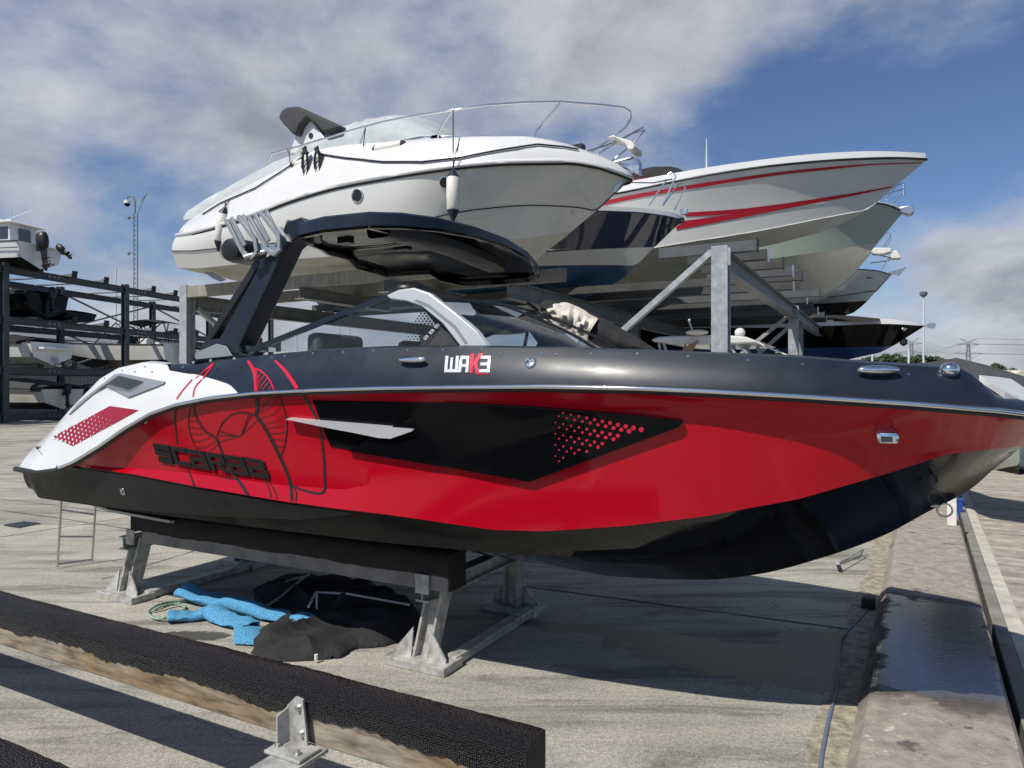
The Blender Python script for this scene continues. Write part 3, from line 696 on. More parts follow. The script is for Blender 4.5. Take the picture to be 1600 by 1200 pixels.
# ================= ground, quay, dock, water =================
def concrete():
    m = bpy.data.materials.new('yard_concrete'); m.use_nodes = True; nt = m.node_tree; N = nt.nodes; L = nt.links; b = N['Principled BSDF']
    tc = N.new('ShaderNodeTexCoord')
    def no(s, d=8, r=.6, dist=0, vec=None):
        n = N.new('ShaderNodeTexNoise'); n.inputs['Scale'].default_value = s; n.inputs['Detail'].default_value = d; n.inputs['Roughness'].default_value = r; n.inputs['Distortion'].default_value = dist
        L.new(vec or tc.outputs['Object'], n.inputs[0]); return n.outputs['Fac']
    def ramp(f, els):
        r = N.new('ShaderNodeValToRGB'); L.new(f, r.inputs[0])
        while len(r.color_ramp.elements) < len(els): r.color_ramp.elements.new(.5)
        for e, (p, c) in zip(r.color_ramp.elements, els): e.position = p; e.color = (*c, 1)
        return r.outputs[0]
    def mul(a, c, f=1.0):
        x = N.new('ShaderNodeMix'); x.data_type = 'RGBA'; x.blend_type = 'MULTIPLY'; x.inputs[0].default_value = f; L.new(a, x.inputs[6]); L.new(c, x.inputs[7]); return x.outputs[2]
    base = ramp(no(.55, 9, .62, .4), [(.30, (.27, .26, .225)), (.48, (.385, .37, .318)), (.66, (.49, .472, .405)), (.8, (.56, .535, .46))])
    grit = ramp(no(110, 4, .75), [(.34, (.42, .42, .42)), (.5, (.92, .92, .92)), (.68, (1.35, 1.35, 1.33))])
    grit2 = ramp(no(38, 6, .7), [(.35, (.70, .70, .70)), (.62, (1.12, 1.12, 1.12))])
    mp = N.new('ShaderNodeMapping'); mp.inputs['Rotation'].default_value = (0, 0, R(27)); mp.inputs['Scale'].default_value = (.35, 2.4, 1); L.new(tc.outputs['Object'], mp.inputs[0])
    streak = ramp(no(1.6, 9, .66, .8, mp.outputs[0]), [(.36, (.5, .49, .48)), (.5, (.96, .96, .96)), (.72, (1.2, 1.18, 1.12))])
    stain = ramp(no(2.3, 7, .7, 1.1), [(.25, (.55, .52, .48)), (.40, (1, 1, 1))])
    c = mul(mul(mul(mul(base, grit), grit2), streak), stain)
    # ragged wet patch under the bow, darkened further to deepen the hull's shadow
    sx = N.new('ShaderNodeSeparateXYZ'); L.new(tc.outputs['Object'], sx.inputs[0])
    def m(op, a, b_=None):
        n = N.new('ShaderNodeMath'); n.operation = op; n.use_clamp = False
        for i, v in enumerate((a, b_)):
            if v is None: continue
            if isinstance(v, (int, float)): n.inputs[i].default_value = v
            else: L.new(v, n.inputs[i])
        return n.outputs[0]
    def spot(cx, cy, rx, ry, ang):
        ca, sa = math.cos(ang), math.sin(ang)
        dx, dy = m('SUBTRACT', sx.outputs[0], cx), m('SUBTRACT', sx.outputs[1], cy)
        a = m('DIVIDE', m('ADD', m('MULTIPLY', dx, ca), m('MULTIPLY', dy, sa)), rx); b2 = m('DIVIDE', m('SUBTRACT', m('MULTIPLY', dy, ca), m('MULTIPLY', dx, sa)), ry)
        return m('SUBTRACT', 1, m('SQRT', m('ADD', m('POWER', a, 2), m('POWER', b2, 2))))
    w = m('MAXIMUM', spot(1.7, 4.55, 1.3, .42, -.42), m('MAXIMUM', spot(2.25, 4.75, .55, .6, .5), spot(.75, 5.15, 1.0, .12, -.3)))
    w = m('MAXIMUM', w, spot(-2.35, 5.05, .35, .16, .2))
    wn = m('ADD', w, m('MULTIPLY', m('SUBTRACT', no(3.5, 8, .7, .6), .5), 1.5))
    wm = N.new('ShaderNodeMapRange'); wm.interpolation_type = 'SMOOTHSTEP'; L.new(wn, wm.inputs[0]); wm.inputs[1].default_value = .12; wm.inputs[2].default_value = .24
    x = N.new('ShaderNodeMix'); x.data_type = 'RGBA'; L.new(m('MULTIPLY', wm.outputs[0], .88), x.inputs[0]); L.new(c, x.inputs[6]); x.inputs[7].default_value = (.05, .046, .038, 1)
    L.new(x.outputs[2], b.inputs['Base Color'])
    rr = N.new('ShaderNodeMapRange'); L.new(wm.outputs[0], rr.inputs[0]); rr.inputs[3].default_value = .88; rr.inputs[4].default_value = .38; L.new(rr.outputs[0], b.inputs['Roughness'])
    bp_ = N.new('ShaderNodeBump'); bp_.inputs['Strength'].default_value = .55; bp_.inputs['Distance'].default_value = .006; L.new(m('ADD', no(110, 4, .75), m('MULTIPLY', no(38, 6, .7), .8)), bp_.inputs['Height']); L.new(bp_.outputs[0], b.inputs['Normal'])
    return m, m
CONC = concrete.__call__() and bpy.data.materials['yard_concrete']
Q0 = V((1.91, 3.92, 0)); QD = V((.5, .866, 0)).normalized(); QN = V((QD.y, -QD.x, 0))   # quay line and its outward side
def Qp(k, w, z): return Q0+QD*k+QN*w+V((0, 0, z))
g = MB()
# ground sheet: fine where near
def strip(mb, w0, w1, z0, z1, k0=-12, k1=900):
    ks = [k0, 0, 12, 40, 120, 400, k1]
    mb.grid([[Qp(k, w0, z0), Qp(k, w1, z1)] for k in ks])
strip(g, -700, .0, 0, 0, -60)
solo('ground', g, CONC, kind='structure', ang=0)
# expansion joints, painted line, drain
jm = mat('joint_sealant', (.07, .065, .055), .9, var=.4, vscale=20)
j = MB()
def gl(mb, a, b_, w, z=.004, jag=0):
    a, b_ = pz(*a, z), pz(*b_, z); d = (b_-a); n = max(2, int(d.length/.15)); dn = d.normalized(); s = V((-dn.y, dn.x, 0))
    rws = []
    for i in range(n+1):
        o = random.uniform(-jag, jag); p = a+d*i/n; ww = w*random.uniform(.6, 1.3) if jag else w
        rws.append([p+s*(o-ww/2), p+s*(o+ww/2)])
    mb.grid(rws)
gl(j, (0, 797), (110, 812), .02, .004, .004); gl(j, (110, 812), (700, 905), .02, .004, .004)
gl(j, (790, 912), (1345, 985), .022, .004, .005); gl(j, (0, 779), (320, 818), .012, .004, .003); gl(j, (0, 741), (60, 739), .02, .004); gl(j, (0, 704), (30, 702), .02)
gl(j, (160, 905), (330, 852), .012, .004, .004)
rnd = random.Random(11)
for (u, v, n_, a0) in ((300, 1120, 9, -.5), (40, 900, 12, .1)):
    p = pz(u, v, .004); a = a0; L_ = [p]
    for i in range(n_*3): a += rnd.gauss(0, .22); a += (a0-a)*.2; p = p+V((math.cos(a), math.sin(a), 0))*.035; L_.append(p)
    j.grid([[q+V((0, -.0016*rnd.uniform(.5, 1.5), 0)), q+V((0, .0016*rnd.uniform(.5, 1.5), 0))] for q in L_])
solo('ground_joints', j, jm, kind='structure', ang=0)
ym = mat('worn_cream_paint', (.52, .48, .34), .7, var=.45, vscale=14)
y = MB(); gl(y, (0, 838), (215, 805), .045, .005, .002); gl(y, (240, 801), (420, 776), .045, .005, .002); solo('painted_line', y, ym, kind='structure', ang=0)
# gutter strip beside the coping
gm = mat('gutter_grit', (.36, .32, .24), .95, var=.6, vscale=14, bump=1, bscale=60)
s_ = MB(); rws = []
for i in range(160):
    k = -5+i*.18; rws.append([Qp(k, -.17+.022*math.sin(k*2.3)+.012*math.sin(k*6.1)+random.uniform(-.006, .006), .006), Qp(k, -.09, .009), Qp(k, .0, .006)])
s_.grid(rws); solo('gutter', s_, gm, kind='structure', ang=0)
# coping kerb: sloped face, flat top, rounded outer edge
cm = mat('coping_concrete', (.31, .275, .23), .9, var=.6, vscale=9, bump=1, bscale=70, var2=(.22, .19, .165))
nt = cm.node_tree
# lichen spots
def spots(m, scale, th, col, rough=None, only=None):
    nt = m.node_tree; N = nt.nodes; L = nt.links; b = N['Principled BSDF']
    prev = b.inputs['Base Color'].links[0].from_socket
    n = N.new('ShaderNodeTexNoise'); n.inputs['Scale'].default_value = scale; n.inputs['Detail'].default_value = 6; n.inputs['Roughness'].default_value = .6
    tc = N.new('ShaderNodeTexCoord'); L.new(tc.outputs['Object'], n.inputs[0])
    mr = N.new('ShaderNodeMapRange'); L.new(n.outputs['Fac'], mr.inputs[0]); mr.inputs[1].default_value = th; mr.inputs[2].default_value = th+.05
    x = N.new('ShaderNodeMix'); x.data_type = 'RGBA'; L.new(mr.outputs[0], x.inputs[0]); L.new(prev, x.inputs[6]); x.inputs[7].default_value = (*col, 1); L.new(x.outputs[2], b.inputs['Base Color'])
spots(cm, 14, .64, (.55, .51, .42)); spots(cm, 90, .62, (.46, .42, .35)); spots(cm, 5, .62, (.12, .10, .085))
def wetcoping():
    nt = cm.node_tree; N = nt.nodes; L = nt.links; b = N['Principled BSDF']; tc = N.new('ShaderNodeTexCoord')
    def dot_(v):
        n = N.new('ShaderNodeVectorMath'); n.operation = 'DOT_PRODUCT'; L.new(tc.outputs['Object'], n.inputs[0]); n.inputs[1].default_value = v; return n.outputs['Value']
    def m(op, a, b_=None, c=None):
        n = N.new('ShaderNodeMath'); n.operation = op
        for i, v in enumerate((a, b_, c)):
            if v is None: continue
            if isinstance(v, (int, float)): n.inputs[i].default_value = v
            else: L.new(v, n.inputs[i])
        return n.outputs[0]
    k = m('SUBTRACT', dot_(QD), Q0.dot(QD)); w = m('SUBTRACT', dot_(QN), Q0.dot(QN))
    mp = N.new('ShaderNodeMapping'); mp.inputs['Rotation'].default_value = (0, 0, R(30)); mp.inputs['Scale'].default_value = (1, 3.2, 1); L.new(tc.outputs['Object'], mp.inputs[0])
    n = N.new('ShaderNodeTexNoise'); n.inputs['Scale'].default_value = 3.4; n.inputs['Detail'].default_value = 9; n.inputs['Roughness'].default_value = .68; L.new(tc.outputs['Object'], n.inputs[0])
    e = m('SUBTRACT', .98, m('ABSOLUTE', m('SUBTRACT', k, 1.10))); e2 = m('SUBTRACT', w, .06); e3 = m('SUBTRACT', .71, w)
    e = m('MINIMUM', m('MULTIPLY', e, .8), m('MINIMUM', e2, m('MULTIPLY', e3, 2)))
    e = m('ADD', e, m('MULTIPLY', m('SUBTRACT', n.outputs['Fac'], .5), .55))
    wet = N.new('ShaderNodeMapRange'); L.new(e, wet.inputs[0]); wet.inputs[1].default_value = .0; wet.inputs[2].default_value = .05
    damp = N.new('ShaderNodeMapRange'); damp.interpolation_type = 'SMOOTHSTEP'; L.new(e, damp.inputs[0]); damp.inputs[1].default_value = -.22; damp.inputs[2].default_value = .02
    prev = b.inputs['Base Color'].links[0].from_socket; x = N.new('ShaderNodeMix'); x.data_type = 'RGBA'; x.blend_type = 'MULTIPLY'
    L.new(m('MAXIMUM', damp.outputs[0], wet.outputs[0]), x.inputs[0]); L.new(prev, x.inputs[6]); x.inputs[7].default_value = (.26, .26, .27, 1); L.new(x.outputs[2], b.inputs['Base Color'])
    L.new(wet.outputs[0], b.inputs['Coat Weight']); b.inputs['Coat Roughness'].default_value = .13; b.inputs['Coat IOR'].default_value = 2.3
    n2 = N.new('ShaderNodeTexNoise'); n2.inputs['Scale'].default_value = 16; n2.inputs['Detail'].default_value = 7; L.new(mp.outputs[0], n2.inputs[0])
    bq = N.new('ShaderNodeBump'); bq.inputs['Strength'].default_value = .22; bq.inputs['Distance'].default_value = .006; L.new(n2.outputs['Fac'], bq.inputs['Height']); L.new(bq.outputs[0], b.inputs['Coat Normal'])
wetcoping()
cp = MB(); prof = [(-.0, -.02), (.0, .03), (.055, .105), (.085, .12), (.64, .125), (.69, .115), (.712, .08), (.72, -1.6)]
ks = [-5+i*.5 for i in range(30)]+[12, 16, 22, 30, 45, 70, 110]
cp.grid([[Qp(k, w, z) for w, z in prof] for k in ks])
solo('quay_coping', cp, cm, kind='structure', ang=22)
# wet film on the coping
wf = bpy.data.materials.new('water_film'); wf.use_nodes = True
b = wf.node_tree.nodes['Principled BSDF']; b.inputs['Base Color'].default_value = (.045, .043, .042, 1); b.inputs['Roughness'].default_value = .10; b.inputs['Specular IOR Level'].default_value = .9; b.inputs['Coat Weight'].default_value = 1; b.inputs['Coat Roughness'].default_value = .06
N = wf.node_tree.nodes; L = wf.node_tree.links; n = N.new('ShaderNodeTexNoise'); n.inputs['Scale'].default_value = 30; n.inputs['Detail'].default_value = 6; tc = N.new('ShaderNodeTexCoord'); mp = N.new('ShaderNodeMapping'); mp.inputs['Rotation'].default_value = (0, 0, R(28)); mp.inputs['Scale'].default_value = (.5, 2.2, 1); L.new(tc.outputs['Object'], mp.inputs[0]); L.new(mp.outputs[0], n.inputs[0])
bb = N.new('ShaderNodeBump'); bb.inputs['Strength'].default_value = .5; bb.inputs['Distance'].default_value = .006; L.new(n.outputs['Fac'], bb.inputs['Height']); L.new(bb.outputs[0], b.inputs['Normal'])
n3 = N.new('ShaderNodeTexNoise'); n3.inputs['Scale'].default_value = 9; n3.inputs['Detail'].default_value = 8; n3.inputs['Roughness'].default_value = .7; L.new(mp.outputs[0], n3.inputs[0])
ma = N.new('ShaderNodeMapRange'); L.new(n3.outputs['Fac'], ma.inputs[0]); ma.inputs[1].default_value = .30; ma.inputs[2].default_value = .36; L.new(ma.outputs[0], b.inputs['Alpha'])
f = MB(); WET = [(1392,935),(1405,925),(1450,936),(1490,930),(1512,935),(1520,965),(1528,1000),(1540,1040),(1545,1075),(1555,1100),(1540,1108),(1505,1095),(1470,1085),(1440,1072),(1410,1068),(1375,1050),(1372,1020),(1380,980),(1385,950)]
pts = [pz(u, v, .129) for u, v in WET]; c = V((sum(p.x for p in pts)/len(pts), sum(p.y for p in pts)/len(pts), .129))
rg = []
for i in range(len(pts)):
    a, d = pts[i], pts[(i+1) % len(pts)]
    for k in range(6):
        q_ = a.lerp(d, k/6); rg.append(q_+(q_-c).normalized()*random.uniform(-.03, .02))
f.add([c]+rg, [(0, i+1, (i+1) % len(rg)+1) for i in range(len(rg))])

# dock
dm = mat('dock_plank', (.34, .31, .26), .85, var=.35, vscale=3, bump=.4, bscale=25, stretch=(1, 1, 1))
dz = -.10
dk = MB()
k = -4.5; i = 0
while k < 46:
    w = .115; j_ = random.uniform(-.006, .006); h = dz+random.uniform(-.003, .003)
    dk.box(Qp(k, 1.62, h-.015), QN*(.66+j_), QD*(w/2-.005), V((0, 0, .015))); k += w; i += 1
dock = thing('dock', 'grey planked timber walkway running along the quay at the right', 'dock', Qp(4, 1.5, dz-.5))
dmm = []
for kx, c_ in enumerate(((.36,.32,.26), (.29,.26,.215), (.43,.39,.33))):
    dmm.append(mat('dock_plank_%s' % 'abc'[kx], c_, .85, var=.35, vscale=6, bump=.4, bscale=25))
for fi in range(len(dk.m)): dk.m[fi] = random.Random(fi//6).choice((0, 0, 1, 2))
part('deck_planks', dk, dmm, dock, 0)
e = MB(); e.beam(Qp(-4.5, .93, dz+.0), Qp(46, .93, dz+.0), .11, .06); part('edge_board', e, mat('pale_edge_timber', (.48, .46, .38), .8, var=.3, vscale=6, bump=.3, bscale=20), dock, bevel=.006)
e = MB()
k = -4.5
while k < 46: e.beam(Qp(k, .82, dz-.02), Qp(min(k+3.1, 46), .82, dz-.02), .09, .16); k += 3.115
part('fender_beam', e, M['greywood'], dock, bevel=.008)
e = MB(); e.beam(Qp(-4.5, 2.31, dz-.0), Qp(46, 2.31, dz-.0), .06, .05); part('edge_board', e, M['galv'], dock)
e = MB(); e.beam(Qp(-4.5, 1.6, dz-.30), Qp(46, 1.6, dz-.30), 1.3, .38); part('float', e, M['darksteel'], dock)
# water
wm_ = mat('harbour_water', (.035, .06, .05), .06, spec=.6, bump=.25, bscale=3)
w_ = MB(); w_.grid([[Qp(k, .72, -1.0+.3), Qp(k, 700, -1.0+.3)] for k in (-60, 0, 20, 100, 900)]); solo('water', w_, wm_, kind='structure', ang=0)
# ================= cradles, mats, cloth, cable =================
def weave():
    m = mat('woven_black_mesh', (.016, .016, .017), .5); nt = m.node_tree; N = nt.nodes; L = nt.links; b = N['Principled BSDF']
    tc = N.new('ShaderNodeTexCoord'); mp = N.new('ShaderNodeMapping'); mp.inputs['Rotation'].default_value = (0, 0, R(28)); mp.inputs['Scale'].default_value = (130, 130, 130); L.new(tc.outputs['Object'], mp.inputs[0])
    v = N.new('ShaderNodeTexVoronoi'); v.inputs['Randomness'].default_value = .45; v.inputs['Scale'].default_value = 1; L.new(mp.outputs[0], v.inputs['Vector'])
    r = N.new('ShaderNodeValToRGB'); L.new(v.outputs['Distance'], r.inputs[0]); r.color_ramp.elements[0].position = .2; r.color_ramp.elements[0].color = (.035, .035, .037, 1); r.color_ramp.elements[1].position = .5; r.color_ramp.elements[1].color = (.003, .003, .003, 1)
    L.new(r.outputs[0], b.inputs['Base Color'])
    bp_ = N.new('ShaderNodeBump'); bp_.inputs['Strength'].default_value = 1; bp_.inputs['Distance'].default_value = .012; bp_.invert = True; L.new(v.outputs['Distance'], bp_.inputs['Height']); L.new(bp_.outputs[0], b.inputs['Normal'])
    return m
M['weave'] = weave()
M['carpet'] = mat('dark_bunk_carpet', (.022, .018, .016), .9, var=.4, vscale=20, bump=.6, bscale=90)
M['cradlesteel'] = mat('worn_galvanised_cradle', (.46, .46, .44), .5, metal=.15, var=.35, vscale=12, rvar=.1, bump=.15, bscale=40, var2=(.22, .21, .19))
cr = thing('boat_cradle', 'low galvanised steel cradle under the red boat, carrying carpeted bunks', 'boat cradle', B0.P(-1.5, 0, 0))
zt = .742
for s in (1, -1):
    b0, b1 = (.52*s, .70*s)
    tl, tr = -2.84, .25
    mb = MB(); sec = [(b1, zt-.14), (b1+.01*s, zt-.07), (b1, zt-.005), (b1-.03*s, zt+.012), (b0+.03*s, zt+.012), (b0, zt-.005), (b0, zt-.14)]
    rws = []; n = 60
    for i in range(n+1):
        t = tl+(tr-tl)*i/n; rws.append([B0.P(t, b+random.uniform(-.002, .002), z+random.uniform(-.003, .003)+(random.uniform(-.004, .003)+.006*math.sin(i*.37) if k in (0, 6) else 0)) for k, (b, z) in enumerate(sec)])
    mb.grid(rws)
    mb.add([B0.P(tr, b1, zt-.22), B0.P(tr, b1, zt), B0.P(tr, b0, zt), B0.P(tr, b0, zt-.22), B0.P(tr+.012, b1, zt-.22), B0.P(tr+.012, b1, zt+.01), B0.P(tr+.012, b0, zt+.01), B0.P(tr+.012, b0, zt-.22)], [(4,5,6,7), (0,1,5,4), (1,2,6,5), (2,3,7,6), (0,4,7,3)])
    mb.add([B0.P(tl-.01, b1, zt-.16), B0.P(tl-.01, b1, zt+.01), B0.P(tl-.01, b0, zt+.01), B0.P(tl-.01, b0, zt-.16)], [(0,1,2,3)])
    part('bunk_carpet', mb, M['carpet'], cr, 60)
    mb = MB(); mb.beam(B0.P(tl+.12, (b0+b1)/2, zt-.13), B0.P(tr-.01, (b0+b1)/2, zt-.13), .165, .20); part('bunk_beam', mb, M['greywood'], cr, 0, bevel=.006)
for t in (-3.03, .0):
    for s in (1, -1):
        mb = MB(); f = B0.P(t, .60*s, .03); top = B0.P(t+.07, .52*s, .51)
        mb.box(B0.P(t, .62*s, .028), B0.u*.235, B0.n*.11, V((0, 0, .028)))
        part('base_plate', mb, M['cradlesteel'], cr, 0, bevel=.005)
        mb = MB(); mb.hbeam(f, top, .115, .125, .016, up=B0.u); part('leg', mb, M['cradlesteel'], cr, 0)
        for sg in (1, -1):
            mb = MB(); mb.prism([B0.P(t+sg*.065, .66*s, .056), B0.P(t+sg*.20, .66*s, .056), B0.P(t+sg*.20, .66*s, .08), B0.P(t+sg*.065, .635*s, .24)], B0.n*-.012*s); part('gusset', mb, M['cradlesteel'], cr, 0)
    mb = MB(); mb.hbeam(B0.P(t+.02, .66, .47), B0.P(t+.02, -.66, .47), .10, .11, .012); part('cross_beam', mb, M['cradlesteel'], cr, 0)
    mb = MB(); mb.beam(B0.P(t+.17, .56, .035), B0.P(t+.17, -.62, .035), .09, .06); part('ground_bar', mb, M['cradlesteel'], cr, 0, bevel=.006)
    for s in (1, -1):
        mb = MB(); mb.beam(B0.P(t+(.06 if t > -1 else .2), .715*s, .49), B0.P(t+(.06 if t > -1 else .2), .715*s, .61), .008, .10, up=B0.u); part('bunk_bracket', mb, M['cradlesteel'], cr, 0)
# foreground cradle: bunks wrapped in woven mesh
fc = thing('empty_cradle', 'empty cradle in the foreground, timber bunks wrapped in black woven mesh', 'boat cradle', B0.P(-.5, 2.7, 0))
def fbunk(b0, tl, tr, zt, zm, zb, w=.15):
    mb = MB(); n = int((tr-tl)/.02); rws = []; wob = 0; ph = random.uniform(0, 9)
    for i in range(n+1):
        t = tl+(tr-tl)*i/n; d = .010*math.sin(t*7+ph)+.006*math.sin(t*19+ph)+random.uniform(-.005, .005)
        lump = .006*math.sin(t*3.1)+.004*math.sin(t*11)
        tap = max(0, 1-(tr-t)/.05)*.012
        sec = [(b0+.003, zm+.02), (b0-.004, zt-.06), (b0+.008, zt-.012), (b0+.03, zt+lump*.5), (b0+w*.6, zt+.004+lump*.5-tap*.4), (b0+w-.03, zt-.004+lump-tap*.6), (b0+w-.006, zt-.022+lump), (b0+w+.008+lump*.6, zt-.07), (b0+w+.004, (zt+zm)/2), (b0+w+.009+lump, zm+.03), (b0+w+.004+random.uniform(0, .004), zm+d)]
        rws.append([B0.P(t, b+random.uniform(-.0012, .0012), z+random.uniform(-.0012, .0012)) for b, z in sec])
    mb.grid(rws)
    e = [B0.P(tr+.012, b, z) for b, z in ((b0+.01, zb), (b0+.008, zt-.015), (b0+.04, zt-.006), (b0+w-.03, zt-.008), (b0+w, zt-.03), (b0+w+.004, zb+.0))]
    mb.add(e, [tuple(range(6))]); 
    e2 = [B0.P(tr-.012, b, z) for b, z in ((b0+.01, zb), (b0+.008, zt-.015), (b0+.04, zt-.006), (b0+w-.03, zt-.008), (b0+w, zt-.03), (b0+w+.004, zb))]
    mb.grid([e+[e[0]], e2+[e2[0]]])
    part('mesh_wrap', mb, M['weave'], fc, 60)
    mb = MB(); mb.beam(B0.P(tl, b0+w/2, (zt-.07+zb)/2), B0.P(tr-.005, b0+w/2, (zt-.07+zb)/2), w-.004, zt-.07-zb); part('bunk_timber', mb, woodg, fc, 0, bevel=.005)
def woodgrain():
    m = mat('bunk_timber_grain', (.36, .27, .18), .8); nt = m.node_tree; N = nt.nodes; L = nt.links; b = N['Principled BSDF']
    tc = N.new('ShaderNodeTexCoord'); mp = N.new('ShaderNodeMapping'); mp.inputs['Rotation'].default_value = (0, 0, R(28)); mp.inputs['Scale'].default_value = (1.1, 9, 26); L.new(tc.outputs['Object'], mp.inputs[0])
    n = N.new('ShaderNodeTexNoise'); n.inputs['Scale'].default_value = 1.6; n.inputs['Detail'].default_value = 9; n.inputs['Distortion'].default_value = .35; L.new(mp.outputs[0], n.inputs[0])
    r = N.new('ShaderNodeValToRGB'); L.new(n.outputs['Fac'], r.inputs[0]); e = r.color_ramp.elements
    e[0].position = .3; e[0].color = (.10, .082, .065, 1); e[1].position = .72; e[1].color = (.36, .315, .25, 1); x = e.new(.5); x.color = (.245, .21, .165, 1)
    n2 = N.new('ShaderNodeTexNoise'); n2.inputs['Scale'].default_value = 3; n2.inputs['Detail'].default_value = 6; L.new(tc.outputs['Object'], n2.inputs[0])
    r2 = N.new('ShaderNodeValToRGB'); L.new(n2.outputs['Fac'], r2.inputs[0]); r2.color_ramp.elements[0].position = .38; r2.color_ramp.elements[0].color = (.82, .68, .52, 1); r2.color_ramp.elements[1].position = .55; r2.color_ramp.elements[1].color = (1.05, 1.03, 1.0, 1)
    mx = N.new('ShaderNodeMix'); mx.data_type = 'RGBA'; mx.blend_type = 'MULTIPLY'; mx.inputs[0].default_value = 1; L.new(r.outputs[0], mx.inputs[6]); L.new(r2.outputs[0], mx.inputs[7]); L.new(mx.outputs[2], b.inputs['Base Color'])
    bp_ = N.new('ShaderNodeBump'); bp_.inputs['Strength'].default_value = .5; bp_.inputs['Distance'].default_value = .006; L.new(n.outputs['Fac'], bp_.inputs['Height']); L.new(bp_.outputs[0], b.inputs['Normal'])
    return m
woodg = woodgrain()
fbunk(2.28, -3.4, 1.645, .695, .588, .49)
fbunk(3.14, -3.0, 1.6-.9, .695, .588, .49)
tX = B0.tt(470, 2.45)
mb = MB(); mb.hbeam(B0.P(tX+.03, 2.42, .425), B0.P(tX+.03, 3.35, .425), .15, .12, .012); part('cross_beam', mb, M['cradlesteel'], fc, 0)
mb = MB(); mb.box(B0.P(tX+.01, 2.50, .492), B0.u*.085, B0.n*.055, V((0, 0, .006))); part('bolt_plate', mb, M['cradlesteel'], fc, 0, bevel=.003)
mb = MB()
mb.prism([B0.P(tX-.045, 2.455, .495), B0.P(tX+.045, 2.455, .495), B0.P(tX+.022, 2.455, .66), B0.P(tX-.012, 2.455, .665), B0.P(tX-.055, 2.455, .625)], B0.n*.008)
mb.prism([B0.P(tX-.045, 2.463, .498), B0.P(tX-.055, 2.515, .498), B0.P(tX-.066, 2.505, .60), B0.P(tX-.054, 2.463, .62)], B0.u*.007)
part('angle_bracket', mb, M['cradlesteel'], fc, 0)
for (dt, b, z, ax) in ((.004, 2.463, .63, 0), (.018, 2.463, .54, 0), (-.05, 2.51, .498, 1), (.055, 2.52, .498, 1)):
    mb = MB(); d = B0.n if ax == 0 else V((0, 0, 1)); mb.lathe(B0.P(tX+dt, b, z), d, [(0, .014), (.003, .014), (.0031, .009), (.014, .009)], 6); part('bolt', mb, M['steel'], fc, 0)
for b in (2.46, 3.1):
    mb = MB(); mb.hbeam(B0.P(tX+.03, b+.1, .03), B0.P(tX+.03, b+.1, .365), .1, .11, .012, up=B0.u); part('leg', mb, M['cradlesteel'], fc, 0)
# blue carpet rolls
def bluemat():
    m = mat('blue_flecked_carpet', (.05, .22, .42), .9, bump=.8, bscale=170); nt = m.node_tree; N = nt.nodes; L = nt.links; b = N['Principled BSDF']
    tc = N.new('ShaderNodeTexCoord'); n = N.new('ShaderNodeTexNoise'); n.inputs['Scale'].default_value = 190; n.inputs['Detail'].default_value = 2; L.new(tc.outputs['Object'], n.inputs[0])
    r = N.new('ShaderNodeValToRGB'); L.new(n.outputs['Fac'], r.inputs[0]); e = r.color_ramp.elements; e[0].position = .36; e[0].color = (.010, .05, .11, 1); e[1].position = .55; e[1].color = (.12, .40, .66, 1); x = e.new(.45); x.color = (.07, .28, .50, 1)
    L.new(r.outputs[0], b.inputs['Base Color']); return m
M['bluemat'] = bluemat()
def roll(pix, rad, zc, flat=.75, seed=0):
    rnd = random.Random(seed); mb = MB(); pts = [pz(u, v, 0) for u, v in pix]; n = 22; cl = []
    for i in range(len(pts)-1):
        for k in range(n//(len(pts)-1)): cl.append(pts[i].lerp(pts[i+1], k/(n//(len(pts)-1))))
    cl.append(pts[-1]); out = []; inn = []
    for i, p in enumerate(cl):
        d = (cl[min(i+1, len(cl)-1)]-cl[max(i-1, 0)]).normalized(); s = V((-d.y, d.x, 0)); fl = flat*(1+.22*math.sin(i*.6+seed)+.1*math.sin(i*1.7)); x = i/(len(cl)-1)
        r_ = rad(x) if callable(rad) else rad
        for arr, rr in ((out, r_), (inn, r_-.012)):
            arr.append([p+s*(rr*1.15*math.cos(a))+V((0, 0, zc+r_*fl+rr*fl*math.sin(a)*(1 if math.sin(a) > 0 else .8)+.010*math.sin(a*2+i*.35)+.005*math.sin(a*5+i*.9))) for a in [2*math.pi*k/20 for k in range(21)]])
    mb.grid(out); mb.grid(inn)
    for e in (0, -1): mb.grid([out[e], inn[e]])
    return mb
cp_ = roll([(262,973),(330,965),(392,988)], lambda x: .062+.02*math.sin(x*3), .0, .50, 1)
solo('carpet_roll', cp_, M['bluemat'], 'blue flecked carpet roll lying nearest on the concrete, its open end beside the black cloth', 'carpet', 'rolled blue carpets', 60)
cp_ = roll([(288,938),(350,952),(420,968),(490,985)], lambda x: .088-.03*x, .01, .62, 2)
solo('carpet_roll', cp_, M['bluemat'], 'larger blue flecked carpet roll, its open end by the left leg of the cradle', 'carpet', 'rolled blue carpets', 60)
mb = MB(); rr = []
for i in range(8):
    rr.append([pz(365+i*8, 1008-k*5.5+i*.5, .004)+V((0, 0, .01+.045*math.sin(k/5*2.6)*(.5+.5*math.sin(i*.5+.6)))) for k in range(6)])
mb.grid(rr); solo('carpet_scrap', mb, M['bluemat'], 'small curled scrap of blue carpet at the left corner of the black cloth', 'carpet', ang=60)
